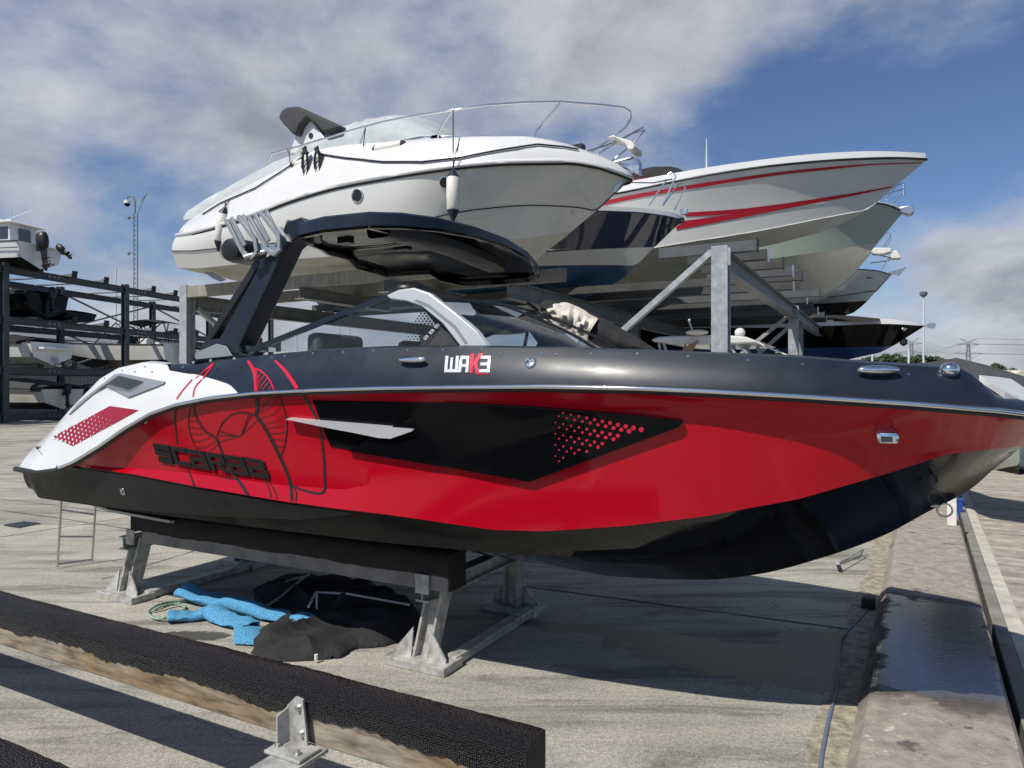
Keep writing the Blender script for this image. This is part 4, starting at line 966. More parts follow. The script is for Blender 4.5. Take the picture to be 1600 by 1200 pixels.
# heap of black cloth
from mathutils import noise as nz
def heap(poly, hgt, seed, m, label, fold=9, step=.0125):
    P_ = [pz(u, v, 0) for u, v in poly]; xs = [p.x for p in P_]; ys = [p.y for p in P_]; pts = []
    nb = []
    for i in range(len(P_)):
        a, b_ = P_[i], P_[(i+1) % len(P_)]; k = max(1, int((b_-a).length/.03)); nb += [a.lerp(b_, j/k).to_2d() for j in range(k)]
    nb = [p+V((nz.noise((p.x*9, p.y*9, seed)), nz.noise((p.x*9, p.y*9, seed+5))))*.03 for p in nb]
    def ins(x, y):
        c = False
        for i in range(len(nb)):
            a, b_ = nb[i-1], nb[i]
            if (a.y > y) != (b_.y > y) and x < (b_.x-a.x)*(y-a.y)/(b_.y-a.y)+a.x: c = not c
        return c
    allp = list(nb); x = min(xs)
    while x < max(xs):
        y = min(ys)
        while y < max(ys):
            if ins(x, y) and min((V((x, y))-q).length for q in nb) > step*.5: allp.append(V((x+random.uniform(-.004, .004), y+random.uniform(-.004, .004))))
            y += step
        x += step
    vs, es, fs, *_ = delaunay_2d_cdt(allp, [(i, (i+1) % len(nb)) for i in range(len(nb))], [], 1, 1e-5)
    out = []; cx_ = sum(xs)/len(xs); cy_ = sum(ys)/len(ys)
    for p in vs:
        X_, Y_ = p.x-cx_, p.y-cy_
        d = min((p-q).length for q in nb); e = min(1, d/.10)**.6
        w = nz.noise((p.x*2.5, p.y*2.5, seed))*.5+.5
        an = seed+1.2*nz.noise((p.x*.9, p.y*.9, seed+9)); wp = 4.5*nz.noise((p.x*2.2, p.y*2.2, seed+4))
        f = (1-abs(math.sin((X_*math.cos(an)+Y_*math.sin(an))*fold*1.1+wp)))**1.4*(.35+.65*w)
        f2 = (1-abs(math.sin((X_*.5-Y_)*fold*2.2+wp*1.6)))**2*(nz.noise((p.x*5, p.y*5, seed))*.5+.3)
        out.append(V((p.x, p.y, .006+e*(hgt*(.15+.9*w)+.085*f+.035*f2))))
    mb = MB(); mb.add([V((p.x, p.y, max(p.z, .004))) for p in out], fs); return mb
h = heap([(392,1022),(400,992),(425,980),(460,965),(505,955),(545,965),(575,975),(615,985),(640,1000),(600,1010),(560,1015),(530,1030),(470,1034),(425,1033)], .085, 1.3, 'blackcloth', '')
solo('black_cloth', h, M['blackcloth'], 'crumpled black cloth on sunlit concrete in front of the blue carpet rolls', 'cloth', ang=70)
h = heap([(395,925),(440,908),(480,902),(540,908),(590,925),(640,950),(660,975),(650,995),(610,1003),(560,985),(500,960),(450,958),(400,950)], .13, 7.7, 'blackcloth', '', 8)
solo('tarpaulin', h, M['blackcloth'], 'dark tarpaulin heaped in shade under the middle of the red boat', 'tarpaulin', ang=70)
mb = MB(); mb.tube([pz(482, 948, .16)+V((0, 0, 0)), pz(494, 925, .17), pz(545, 928, .17), pz(640, 945, .15)], .009, 8); mb.tube([pz(495, 955, .05), pz(495, 926, .17)], .009, 8)
solo('white_tube', mb, M['plasticwhite'], 'thin bent white tube lying across the dark tarpaulin in shade', 'tube', ang=60)
# ropes
def ropegeo(pts, r, turns=40, strands=3):
    mb = MB(); pts = [V(p) for p in pts]; fine = []
    for i in range(len(pts)-1):
        p0, p1, p2, p3 = pts[max(i-1, 0)], pts[i], pts[i+1], pts[min(i+2, len(pts)-1)]; k = max(2, int((p2-p1).length/(r*1.1)))
        for j in range(k):
            t = j/k; fine.append(.5*((2*p1)+(p2-p0)*t+(2*p0-5*p1+4*p2-p3)*t*t+(3*p1-p0-3*p2+p3)*t**3))
    for s in range(strands):
        line = []
        for i, p in enumerate(fine):
            d = (fine[min(i+1, len(fine)-1)]-fine[max(i-1, 0)]).normalized(); a = V((0, 0, 1)).cross(d); a = a.normalized() if a.length > .1 else V((1, 0, 0)); c = d.cross(a)
            th = i*.85+s*2*math.pi/strands; line.append(p+(a*math.cos(th)+c*math.sin(th))*r*.5)
        mb.tube(line, r*.6, 5)
    return mb
M['greenrope'] = mat('green_white_rope', (.34, .42, .33), .8, var=.75, vscale=60, var2=(.03, .11, .07))
c = [pz(285, 952, .012)]; rp = [(300,938),(270,940),(245,946),(232,957),(245,966),(270,962),(290,950),(275,944),(250,948),(238,956)]
solo('coiled_rope', ropegeo([pz(u, v, .012+.012*(i % 3)) for i, (u, v) in enumerate(rp)], .011), M['greenrope'], 'green and white rope coiled at the left end of the blue carpet rolls', 'rope', ang=60)
solo('rope', ropegeo([pz(400,948,.03), pz(425,925,.08), pz(450,908,.15), pz(478,900,.2), pz(485,896,.22), pz(465,910,.17), pz(435,935,.10), pz(410,950,.05)], .010), M['greenrope'], 'green rope looped over the dark tarpaulin in the shade of the hull', 'rope', ang=60)
# cable along the gutter, with its dark socket box
cb = MB(); CBL = [(1278,1240),(1285,1175),(1296,1120),(1306,1085),(1311,1040),(1313,1000),(1322,988),(1338,972),(1352,958),(1357,945)]
cl = [pz(u, v, .012) for u, v in CBL]
cb.tube(cl, [.011]*3+[.008]*7, 8); solo('power_cable', cb, mat('blue_grey_cable', (.12, .15, .22), .5), 'blue grey cable lying on the concrete beside the coping, running up from the photo bottom', 'cable', ang=60)
mb = MB(); p = pz(1357, 941, .05); mb.box(p, QD*.065, QN*.05, V((0, 0, .045))); solo('socket_box', mb, M['rubber'], 'small dark box at the end of the cable against the coping', 'box', ang=30, bevel=.015)
mb = MB(); p = pz(494, 1031, .02); mb.tube([p, p+V((0, 0, .035))], .012, 10); solo('plastic_cap', mb, M['plasticwhite'], 'tiny white plastic cap standing at the front edge of the crumpled black cloth', 'cap', ang=60)
# drain grate
dr = MB(); a = [pz(u, v, .004) for u, v in ((5,821),(38,815),(64,818),(30,825))]
dr.add(a, [(0,1,2,3)]); dth = thing('drain_grate', 'black slotted drain grate set in the concrete, left of the ladder', 'drain', a[0]); part('drain_hole', dr, mat('drain_dark', (.004,.004,.004), .9), dth, 0)
gb = MB()
for k in range(8): 
    f_ = (k+.5)/8; gb.beam(a[0].lerp(a[1], f_)+V((0, 0, .006)), a[3].lerp(a[2], f_)+V((0, 0, .006)), .014, .008)
for f_ in (.33, .66): gb.beam(a[0].lerp(a[3], f_)+V((0, 0, .006)), a[1].lerp(a[2], f_)+V((0, 0, .006)), .014, .007)
part('drain_bars', gb, M['darksteel'], dth, 0)
# chock or block seen under the bow
mb = MB(); mb.beam(pz(1309, 880, 0), pz(1309, 880, .1), .03, .03); mb.beam(pz(1309, 880, .02), pz(1345, 868, .02), .012, .03); mb.beam(pz(1345, 868, 0), pz(1349, 858, .1), .012, .012); mb.beam(pz(1349, 858, .1), pz(1309, 880, .1), .012, .012)
solo('small_stand', mb, M['galv'], 'small steel trestle on the concrete seen just under the red boat bow', 'trestle', ang=0)
# pebbles and grit by the gutter
pb = MB(); rnd = random.Random(5)
for i in range(420):
    k = rnd.uniform(-2, 9); w = -.12+rnd.gauss(0, .06); c = Qp(k, min(w, -.01), .006); r_ = rnd.uniform(.002, .007)
    pb.add([c+V((r_, 0, 0)), c+V((0, r_, 0)), c+V((-r_, 0, 0)), c+V((0, -r_, 0)), c+V((0, 0, r_))], [(0,1,4),(1,2,4),(2,3,4),(3,0,4)])
solo('loose_grit', pb, mat('pale_grit', (.4, .37, .3), .9), 'loose grit lying in the gutter', kind='stuff', ang=0)
pb = MB()
for i in range(260):
    u, v = rnd.uniform(0, 1300), rnd.uniform(930, 1200); c = pz(u, v, .001); r_ = rnd.uniform(.002, .006)
    pb.add([c+V((r_, 0, 0)), c+V((0, r_, 0)), c+V((-r_, 0, 0)), c+V((0, -r_, 0)), c+V((0, 0, r_))], [(0,1,4),(1,2,4),(2,3,4),(3,0,4)])
solo('loose_pebbles', pb, bpy.data.materials['pale_grit'], 'small stones scattered over the concrete yard', kind='stuff', ang=0)
# piles beside the dock seen past the bow
mb = MB(); p = pz(1487, 836, 0); mb.beam(p+V((0, 0, -1.2)), p+V((0, 0, .62)), .10, .10, up=QD); solo('guide_post', mb, M['plasticwhite'], 'pale square post between coping and dock below the bow tip', 'post', ang=0, bevel=.01)
mb = MB(); p = pz(1499, 806, dz); mb.box(p+V((0, 0, .11)), QD*.05, QN*.04, V((0, 0, .12))); mb.box(p+V((0, 0, .235)), QD*.06, QN*.055, V((0, 0, .015))); solo('mooring_bollard', mb, mat('blue_paint', (.02, .06, .3), .4), 'blue bollard on the dock edge behind the pale post', 'bollard', ang=20)
# ================= big galvanised rack and its boats =================
class FB:
    """a boat hull fitted as curves (keel to rail) in its own frame; stern at t0"""
    def __init__(s, F, t0, keel, rows, n=70, zt=None):
        s.F = F; s.t0 = t0; s.keel = keel; s.rows = rows; te = [F.tt(r['c'][-1][0], 0) for r in rows]
        s.te = te; tmax = max(te); s.tmax = tmax
        s.ts = [t0+(tmax-t0)*(1-(1-i/n)**1.5) for i in range(n+1)]
        s.L = []
        for t in s.ts:
            zk_ = F.zz(t, 0, lin(keel, F.px(t, 0))) if F.px(t, 0) > keel[0][0] else F.zz(F.tt(keel[0][0], 0), 0, keel[0][1])
            l = [(0, zk_)]
            for r, e in zip(rows, te):
                x = min(1, max(0, (e-t)/r['Lt'])); b = r['B']*math.sin(math.pi/2*x)**r.get('p', .8) if x > 0 else 0
                aft = r.get('aft', 0)
                if aft: b *= 1-aft*max(0, 1-(t-t0)/2.5)**2
                if b < 1e-4: l.append((0, max(l[-1][1], zk_)))
                else:
                    z = F.zz(t, b, itp(r['c'], F.px(t, b)) if F.px(t, b) > r['c'][0][0] else r['c'][0][1]+(r['c'][0][0]-F.px(t, b))*r.get('ext', .0))
                    l.append((b, max(z, l[-1][1]+.001)))
            s.L.append(l)
    def strip(s, mb, i, j=None, n=4, bulge=0, out=0, tmin=-99):
        j = i+1 if j is None else j
        for sg in (1, -1):
            g = []
            for t, l in zip(s.ts, s.L):
                if t < tmin: continue
                (b0, z0), (b1, z1) = l[i], l[j]
                g.append([s.F.P(t, (b0+(b1-b0)*k/n+bulge*min(1, b1)*math.sin(math.pi*k/n)+(out if b1 > .02 else 0))*sg, z0+(z1-z0)*k/n) for k in range(n+1)])
            mb.grid(g)
        return mb
    def top(s, mb, crown=.1, drop=.0):
        g = []
        for t, l in zip(s.ts, s.L):
            b, z = l[-1]; g.append([s.F.P(t, b*x, z-drop+crown*(1-x*x)*min(1, b)) for x in (-1, -.8, -.5, -.2, 0, .2, .5, .8, 1)])
        mb.grid(g); return mb
    def tran(s, mb):
        l = s.L[0]; t = s.ts[0]
        mb.add([s.F.P(t, b, z) for b, z in l]+[s.F.P(t, -b, z) for b, z in l[::-1]], [tuple(range(2*len(l)))]); return mb
    def rail(s, mb, i, r, n=6, dz=0, both=True, tmin=-99):
        for sg in ((1, -1) if both else (1,)):
            mb.tube([s.F.P(t, (l[i][0]+r*.4)*sg, l[i][1]+dz) for t, l in zip(s.ts, s.L) if t > tmin], r, n)
        return mb
G1 = 'boats stored on the tall galvanised rack'
RB = Frame(2.5, 8.5, 28)            # origin at the front right post
M['bunkdark'] = mat('shaded_bunk_timber', (.055, .056, .055), .7, var=.4, vscale=3); M['galvdark'] = mat('shaded_rack_steel', (.09, .095, .10), .5, metal=.2, var=.3, vscale=4)  # bunk colours darkened to carry the shade of the hulls above
# ---- rack ----
rack = thing('storage_rack', 'tall galvanised steel boat rack behind the red boat', 'boat rack', V((2.5, 8.5, 0)))
W_ = B0.u; K_ = V((.469, .883, 0))
def rp_(w, k, z): return V((2.5, 8.5, 0))+W_*w+K_*k+V((0, 0, z))
ZR = 3.44
def col(w, k, top, m='galv', s=.19):
    mb = MB(); mb.hbeam(rp_(w, k, 0), rp_(w, k, top), s, s, .016, side=W_); part('post', mb, M[m], rack, 0)
    mb = MB(); mb.box(rp_(w, k, .01), W_*.17, K_*.17, V((0, 0, .01))); part('foot_plate', mb, M[m], rack, 0)
for k in (0, 7.3, 15.6):
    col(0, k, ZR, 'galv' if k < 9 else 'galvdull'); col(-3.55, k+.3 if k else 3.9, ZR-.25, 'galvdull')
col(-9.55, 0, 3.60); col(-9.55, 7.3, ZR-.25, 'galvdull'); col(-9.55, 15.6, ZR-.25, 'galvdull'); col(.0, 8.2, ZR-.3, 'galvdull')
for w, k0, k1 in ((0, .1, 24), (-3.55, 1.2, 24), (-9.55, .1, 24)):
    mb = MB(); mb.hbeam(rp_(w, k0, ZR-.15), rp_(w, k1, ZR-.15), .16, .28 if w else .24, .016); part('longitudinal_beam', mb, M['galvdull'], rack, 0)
mb = MB(); mb.beam(rp_(-9.45, -.02, ZR+.03), rp_(-3.0, -.02, ZR+.03), .12, .20); part('front_bunk', mb, mat('streaked_pale_beam', (.27, .26, .21), .7, var=.35, vscale=2.5, stretch=(6, 6, .6)), rack, 0)
mb = MB(); mb.beam(rp_(-9.4, 1.3, ZR+.03), rp_(-2.6, 1.3, ZR+.03), .12, .20); part('bunk', mb, M['greywood'], rack, 0)
for w, k in ((-6.6, .7), (-4.9, .7)):
    mb = MB(); mb.hbeam(rp_(w, -.2, ZR-.17), rp_(w, 2.0, ZR-.17), .2, .2, .014); part('cross_beam', mb, M['galvdull'], rack, 0)
ks = [(.55, -.9, .33), (1.25, -.7, .36), (2.1, -.7, .44), (2.9, -.8, .48), (3.5, -9.8, .55), (4.6, -9.8, .30), (5.9, -9.8, .62), (6.9, -9.8, .30), (8.1, -9.8, .3), (9.4, -9.8, .3), (10.6, -9.8, .35), (12, -9.8, .3), (13.4, -9.8, .3), (15, -9.8, .3), (17, -9.8, .3), (19, -9.8, .3), (21.5, -9.8, .3)]
for i, (k, w0, w1) in enumerate(ks):
    w0 = -5.2 if k > 5 else w0
    mb = MB(); mb.beam(rp_(w0, k, ZR+.08), rp_(w1, k, ZR+.08), .14, .13); part('bunk', mb, M['bunkdark' if i % 3 else 'galvdark'], rack, 0)
    mb = MB(); mb.box(rp_(w1+.004, k, ZR+.08), W_*.004, K_*.075, V((0, 0, .09))); part('bunk_end', mb, M['rubber' if i % 2 == 0 else 'steel'], rack, 0)
for a, b_ in (((-.1, 0, ZR-.05), (-2.8, 0, 1.2)), ((-.1, 7.3, ZR-.2), (-2.6, 7.3, 1.2)), ((-.1, 15.6, ZR-.2), (-2.6, 15.6, 1.2)), ((-9.5, .15, 3.2), (-9.5, 3.0, 1.4)), ((-3.55, 4.4, 3.0), (-1.2, 4.4, 1.6)), ((-.05, 8.2, 3.2), (-2.5, 8.2, 1.0))):
    mb = MB(); mb.beam(rp_(*a), rp_(*b_), .10, .07); part('brace', mb, M['galv'], rack, 0)
for k in (3.9, 8, 12, 16):
    mb = MB(); mb.hbeam(rp_(-9.5, k, 1.55+.0), rp_(-.1, k, 1.55), .14, .16, .012); part('lower_beam', mb, M['galvdull'], rack, 0)
# ---- white cruiser, nearest ----
FW = Frame(1.67, 9.75, 28)
tS = FW.tt(277, 1.30)
railW = [(277,368),(300,364),(340,353),(400,334),(447,315),(527,291),(600,277),(680,264),(740,257),(800,253),(887,252),(930,258),(960,267),(986,277)]
deckW = [(277,362),(300,342),(313,332),(367,300),(430,268),(473,243),(500,233),(540,227),(600,222),(681,216),(760,213),(805,213),(850,219),(874,225),(915,238),(956,254),(985,270)]
lineW = [(300,392),(500,372),(656,344),(750,327),(832,321),(901,324),(931,330)]
chW = [(313,419),(420,408),(513,401),(620,392),(750,381),(850,368),(894,361)]
kW = [(345,441),(640,428),(750,436),(824,419),(862,386),(894,361),(931,330),(965,298),(986,277)]
wc = FB(FW, tS+.02, kW, [dict(B=1.30, Lt=3.0, c=chW, p=.9), dict(B=1.42, Lt=2.8, c=lineW, p=.85), dict(B=1.50, Lt=2.6, c=railW, p=.7, aft=.12), dict(B=1.22, Lt=2.4, c=deckW, p=.75, aft=.2)])
cru = thing('cabin_cruiser', 'white cabin cruiser with grey covers and bow rail, topmost behind the red boat', 'boat', FW.P(-5, 0, ZR), G1)
hullm = MB(); wc.strip(hullm, 0, n=4, bulge=-.03); part('hull_bottom', hullm, M['hullgrey'], cru, 30)
hullm = MB(); wc.strip(hullm, 1, n=3); part('lower_side', hullm, M['palewhite'], cru, 25)
up_ = MB(); wc.strip(up_, 2, n=4, bulge=.03); part('hull_side', up_, M['palewhite'], cru, 25)
dk_ = MB(); wc.strip(dk_, 3, n=4, bulge=.05); wc.top(dk_, .18); wc.tran(dk_); part('deck_moulding', dk_, M['white'], cru, 40)
WT = bvh(hullm, up_, dk_)
mb = MB(); wc.rail(mb, 3, .032); part('rub_rail', mb, M['white'], cru, 60)
mb = MB(); wc.rail(mb, 3, .018, dz=-.035, tmin=tS+.5); part('rail_line', mb, M['blackmatte'], cru, 60)
mb = MB(); wc.rail(mb, 2, .010); part('side_line', mb, M['navyhull'], cru, 60)
mb = MB(); stroke(mb, [(560,400),(700,385),(820,374),(885,369)], 1.4, WT, .006); stroke(mb, [(640,355),(700,345),(760,340)], .8, WT, .006); part('spray_line', mb, M['hullgrey'], cru)
# platform lip
mb = MB(); wl = wc.L[0]
mb.prism([FW.P(tS-.16, x, z) for x, z in ((-1.1, FW.zz(tS, 1.2, 378)), (1.1, FW.zz(tS, 1.2, 378)), (1.1, FW.zz(tS, 1.2, 362)), (-1.1, FW.zz(tS, 1.2, 362)))], W_*.6); part('swim_platform', mb, M['white'], cru, 30, bevel=.02)
mb = MB(); mb.beam(FW.at(300, 382, 1.15), FW.at(322, 388, 1.15), .1, .12); mb.prism([FW.at(u, v, 1.1) for u, v in ((318,425),(330,425),(352,437),(344,440),(334,436))], -FW.n*.02); part('trim_tab', mb, M['greytrim'], cru)
def port(u, v, r0, tree, parent, F=None):
    p, n = hit(tree, u, v); k = p.y/FPX
    mb = MB(); mb.lathe(p-n*.01, n, [(0, r0*k), (.025, r0*k), (.03, r0*k*.85), (.012, r0*k*.78)], 22); o = part('porthole', mb, M['steel'], parent, 40)
    mb = MB(); mb.lathe(p-n*.01, n, [(0, r0*k*.8), (.016, r0*k*.8), (.017, .001)], 22); part('pane', mb, M['portglass'], o, 40)
port(559, 306, 11.5, WT, cru); port(696, 285, 10, WT, cru)
mb = MB(); mb.ball(hit(WT, 893, 333)[0], .03, .03, .03); part('bow_eye', mb, M['steel'], cru)
# grey covers
def mound(F, topc, basec, B, n=26, kx=7, sag=.0, name=None, rid=0, bT=None):
    bT = B*.55 if bT is None else bT
    mb = MB(); u0, u1 = topc[0][0], topc[-1][0]; g = []
    t0, t1 = F.tt(u0, bT), F.tt(u1, bT)
    for i in range(n+1):
        t = t0+(t1-t0)*i/n; zt2 = F.zz(t, bT, itp(topc, F.px(t, bT)))+.06; zb2 = F.zz(t, B, lin(basec, F.px(t, B)))
        e = math.sin(math.pi*i/n)**.35 if False else 1; row = []
        for k in range(-kx*2, kx*2+1):
            a = k/(kx*2); c = max(0, math.cos(a*math.pi/2))**.9
            wr = rid*abs(nz.noise((t*1.7+a*2, a*5, 2)))*(c > 0)
            row.append(F.P(t, B*math.sin(a*math.pi/2)*(1 if abs(a) < .95 else 1.0), zb2+(max(zt2, zb2+.01)-zb2)*c-wr))
        g.append(row)
    mb.grid(g); return mb
mb = mound(FW, [(500,214),(520,203),(560,187),(600,176),(628,175),(655,182),(675,194),(692,210),(700,216)], [(480,236),(540,227),(600,222),(700,217)], 1.05, 40, rid=.10); part('windscreen_cover', mb, M['cover'], cru, 60)
mb = mound(FW, [(322,322),(340,304),(375,286),(420,262),(447,247),(475,238),(500,233)], [(300,342),(313,333),(367,301),(430,270),(473,246),(500,238)], 1.05, 30, rid=.08); part('cockpit_cover', mb, M['cover'], cru, 60)
# radar arch leg with furled canopy
ARC = [(467,222),(462,205),(463,195),(480,186),(490,190),(505,212),(520,222)]
for s in (1, -1):
    mb = MB(); mb.prism([FW.P(FW.tt(u, 1.0), 1.0*s, FW.at(u, v, 1.0).z) for u, v in ((452,240),(463,205),(466,192),(486,186),(505,212),(522,228),(500,240))], -FW.n*.10*s); part('arch_leg', mb, M['white'], cru, 30, bevel=.02)
mb = MB(); p, q_ = FW.at(484, 206, 1.03), None; 
mb.lathe(FW.at(486, 212, 1.0), FW.n, [(0, .045), (.012, .045), (.013, .03), (.0131, .001)], 14); part('arch_light', mb, M['darkglass'], cru, 40)
mb = MB(); cs = [(434,184),(438,172),(448,166),(463,165),(480,172),(526,193),(530,199),(505,208),(490,192),(478,184),(468,195),(462,212),(455,208),(440,192)]
mb.prism([FW.at(u, v, 1.12) for u, v in cs], -FW.n*2.2); part('furled_canopy', mb, M['darkcover'], cru, 30, bevel=.04)
mb = MB(); mb.prism([FW.at(u, v, 1.02) for u, v in ((445,262),(470,228),(478,228),(480,246),(465,262))], -FW.n*.05); part('canopy_boot', mb, M['cover'], cru)
# rails
def poly3(F, pix): return [F.at(u, v, b) for u, v, b in pix]
mb = MB()
mb.tube(poly3(FW, [(419,252,1.25),(425,240,1.25),(470,228,1.25),(540,206,1.25),(600,190,1.25),(660,179,1.2),(709,172,1.15),(760,164,1.0),(820,160,.75),(875,159,.5),(930,163,.3),(975,168,.1),(985,174,.05),(986,184,0),(978,198,0),(955,216,0),(938,228,.1),(920,240,.2)]), .015, 8)
for a in (((571,199,1.2),(562,228,1.2),(565,240,1.2)), ((709,172,1.15),(700,182,1.12),(686,205,1.1),(682,226,1.05)), ((875,161,.5),(850,190,.5),(838,205,.5),(835,221,.55))): mb.tube(poly3(FW, a), .013, 8)
mb.tube(poly3(FW, [(690,213,.9),(760,213,.75),(830,219,.5),(860,224,.4)]), .012, 6)
mb.tube(poly3(FW, [(1008,203,-.25),(985,228,-.2),(955,252,-.1)]), .012, 6); mb.tube(poly3(FW, [(1008,203,-.25),(985,210,-.1),(960,224,0),(935,240,.15)]), .012, 6)
mb.tube(poly3(FW, [(915,237,.3),(945,228,.15),(975,215,0),(1005,199,-.2)]), .011, 6)
part('bow_rail', mb, M['chrome'], cru, 60)
mb = MB(); a = FW.at(955, 213, .18); mb.prism([FW.at(u, v, .2) for u, v in ((948,214),(955,211),(985,219),(992,227),(990,234),(981,234),(976,224),(960,216))], -FW.n*.35); part('bow_seat', mb, M['plasticwhite'], cru, 40, bevel=.02)
# anchor and roller
mb = MB(); mb.prism([FW.at(u, v, .06) for u, v in ((955,257),(978,262),(990,268),(998,272),(998,252),(994,245),(990,247),(991,262),(984,258),(960,250))], -FW.n*.14); mb.tube(poly3(FW, [(960,254,.1),(975,250,.1),(990,246,.05)]), .02, 8)
mb.prism([FW.at(u, v, .08) for u, v in ((958,300),(962,286),(972,276),(978,278),(968,292),(962,300))], -FW.n*.03)
part('anchor', mb, M['steel'], cru, 30)
mb = MB(); mb.box(FW.at(900, 231, .2), W_*.12, FW.n*.06, V((0, 0, .03))); part('windlass', mb, M['blackmatte'], cru)
# mooring line along the side and the two hanging coils
ln = MB()
def onW(pix, off=.02):
    out = []
    for u, v in pix:
        p, n = hit(WT, u, v)
        if p is not None: out.append(p+n*off)
    return out
def dense(pix, k=6):
    o = []
    for a, b_ in zip(pix, pix[1:]): o += [(a[0]+(b_[0]-a[0])*i/k, a[1]+(b_[1]-a[1])*i/k) for i in range(k)]
    return o+[pix[-1]]
for L_ in ([(318,336),(345,319),(400,295),(440,270),(475,246)], [(500,242),(540,248),(600,254),(660,254),(720,247),(790,234),(840,227),(880,231),(903,235)], [(475,246),(455,262)]):
    q_ = onW(dense(L_))
    if len(q_) > 2: ln.tube(q_, .012, 6)
solo('mooring_line', ln, M['rope'], 'long dark mooring line draped along the side of the white cabin cruiser', 'rope', ang=60)
for i, (u, lab) in enumerate(((477, 'left'), (496, 'right'))):
    mb = MB()
    for k in range(6):
        w = 4+1.2*math.sin(k*2.1); dy = 2*math.sin(k*1.3)
        pts = [(u-.5, 228), (u-w, 245), (u-w-1+k*.3, 262), (u-2, 276+dy), (u+2, 279+dy), (u+w, 264), (u+w-1, 246), (u+.5, 228)]
        mb.tube([FW.at(a, b_, 1.34+.015*k) for a, b_ in pts], .011, 5)
    mb.tube([FW.at(u-3, 232, 1.4), FW.at(u+3, 240, 1.4)], .03, 6)
    solo('rope_coil', mb, M['rope'], ('black rope coil on the cruiser rail, the one nearer the stern' if i == 0 else 'black rope coil on the cruiser rail, the one nearer the bow'), 'rope', 'rope coils hanging from the cruiser rail', ang=60)
# fenders
M['fendercap'] = mat('navy_fender_cap', (.012, .016, .035), .4)
def fender(p, d, L_, r_, label, ropeto=None):
    th = thing('fender', label, 'fender', p, 'fenders of the white cruiser'); d = V(d).normalized()
    mb = MB(); mb.lathe(p, d, [(0, r_*.8), (.02, r_), (L_*.5, r_*1.04), (L_-.02, r_), (L_, r_*.8)], 16); part('fender_body', mb, M['plasticwhite'], th, 50)
    mb = MB(); mb.lathe(p+d*L_, d, [(0, r_*.98), (r_*.8, r_*.6), (r_*1.5, r_*.25), (r_*1.8, r_*.2)], 14); mb.lathe(p, -d, [(0, r_*.98), (r_*.6, r_*.6), (r_*1.1, r_*.2)], 14); part('fender_cap', mb, M['fendercap'], th, 50)
    if ropeto:
        mb = MB()
        for q_ in ropeto: mb.tube([p-d*r_*1.1]+q_, .008, 6)
        part('fender_line', mb, M['rope'], th, 60)
fender(FW.at(708, 276, 1.62), (0, 0, -1), .44, .085, 'white fender hanging upright below the bow rail of the cruiser', [[FW.at(708, 172, 1.2)], [FW.at(713, 235, 1.45), FW.at(717, 226, 1.4)]])
fender(FW.at(350, 333, 1.42), FW.at(345, 365, 1.42)-FW.at(350, 333, 1.42), .46, .09, 'white fender hanging at the cruiser stern, over the board racks', [[FW.at(358, 313, 1.3)], [FW.at(352, 316, 1.3)]])
fender(FW.at(588, 235, 1.25), FW.at(626, 228, 1.22)-FW.at(588, 235, 1.25), .45, .08, 'white fender lying along the side deck below the windscreen cover', [[FW.at(575, 242, 1.25), FW.at(566, 240, 1.25), FW.at(571, 201, 1.25)]])
fender(FW.at(460, 258, 1.25), FW.at(492, 252, 1.22)-FW.at(460, 258, 1.25), .40, .07, 'white fender lying on deck behind the two rope coils', [[FW.at(452, 240, 1.25), FW.at(448, 232, 1.25)]])
# ---- navy and blue boat ----
FN = Frame(3.17, 12.58, 28)
rN = [(820,327),(880,323),(925,322),(992,324),(1035,329),(1058,334),(1068,341)]
nv = FB(FN, -8.5, [(860,468),(905,467),(925,462),(947,451),(975,434),(993,416),(1021,388),(1045,365),(1068,341)],
        [dict(B=1.15, Lt=3.4, c=[(700,425),(860,415),(940,414),(992,415)]), dict(B=1.28, Lt=3.1, c=[(700,410),(860,394),(940,389),(1021,386)]), dict(B=1.42, Lt=2.7, c=[(v[0], v[1]+8) for v in rN], p=.6), dict(B=1.45, Lt=2.7, c=rN, p=.6)])
nb_ = thing('navy_motorboat', 'navy motorboat with white band and blue bottom, its bow beside the white cruiser', 'boat', FN.P(-4, 0, ZR), G1)
for nm_, i, m_ in (('hull_bottom', 0, 'blue'), ('hull_band', 1, 'palewhite'), ('hull_side', 2, 'navyhull'), ('gunwale', 3, 'white')):
    mb = MB(); nv.strip(mb, i, n=4)
    if i == 3: nv.top(mb, .12)
    if i == 2: nT = bvh(mb)
    part(nm_, mb, M[m_], nb_, 30)
mb = MB(); stroke(mb, [(862,397),(930,389),(1010,384)], 2.4, nT, .012); 
mb = MB(); nv.rail(mb, 2, .02, dz=.045); part('boot_stripe', mb, M['white'], nb_, 60)
mb = MB(); nv.rail(mb, 3, .012); part('rail_line', mb, M['navyhull'], nb_, 60)
mb = MB()
for a in ([(1013,323,.5),(1040,283,.4),(1046,270,.35),(1053,270,.3),(1056,276,.3),(1035,322,.3)], [(1035,322,.3),(1060,288,.1),(1068,287,0),(1071,293,0),(1054,328,0)], [(968,285,.9),(1020,286,.6),(1050,280,.35)]): mb.tube(poly3(FN, a), .014, 6)
part('bow_rail', mb, M['chrome'], nb_, 60)
mb = MB(); mb.box(FN.at(1069, 331, 0), W_*.06, FN.n*.04, V((0, 0, .05))); part('bow_roller', mb, M['steel'], nb_)
mb = MB()
for a in (-.9, .9): mb.box(FN.P(-5.2, a*.9, ZR-.2), W_*1.0, FN.n*.04, V((0, 0, .3)))
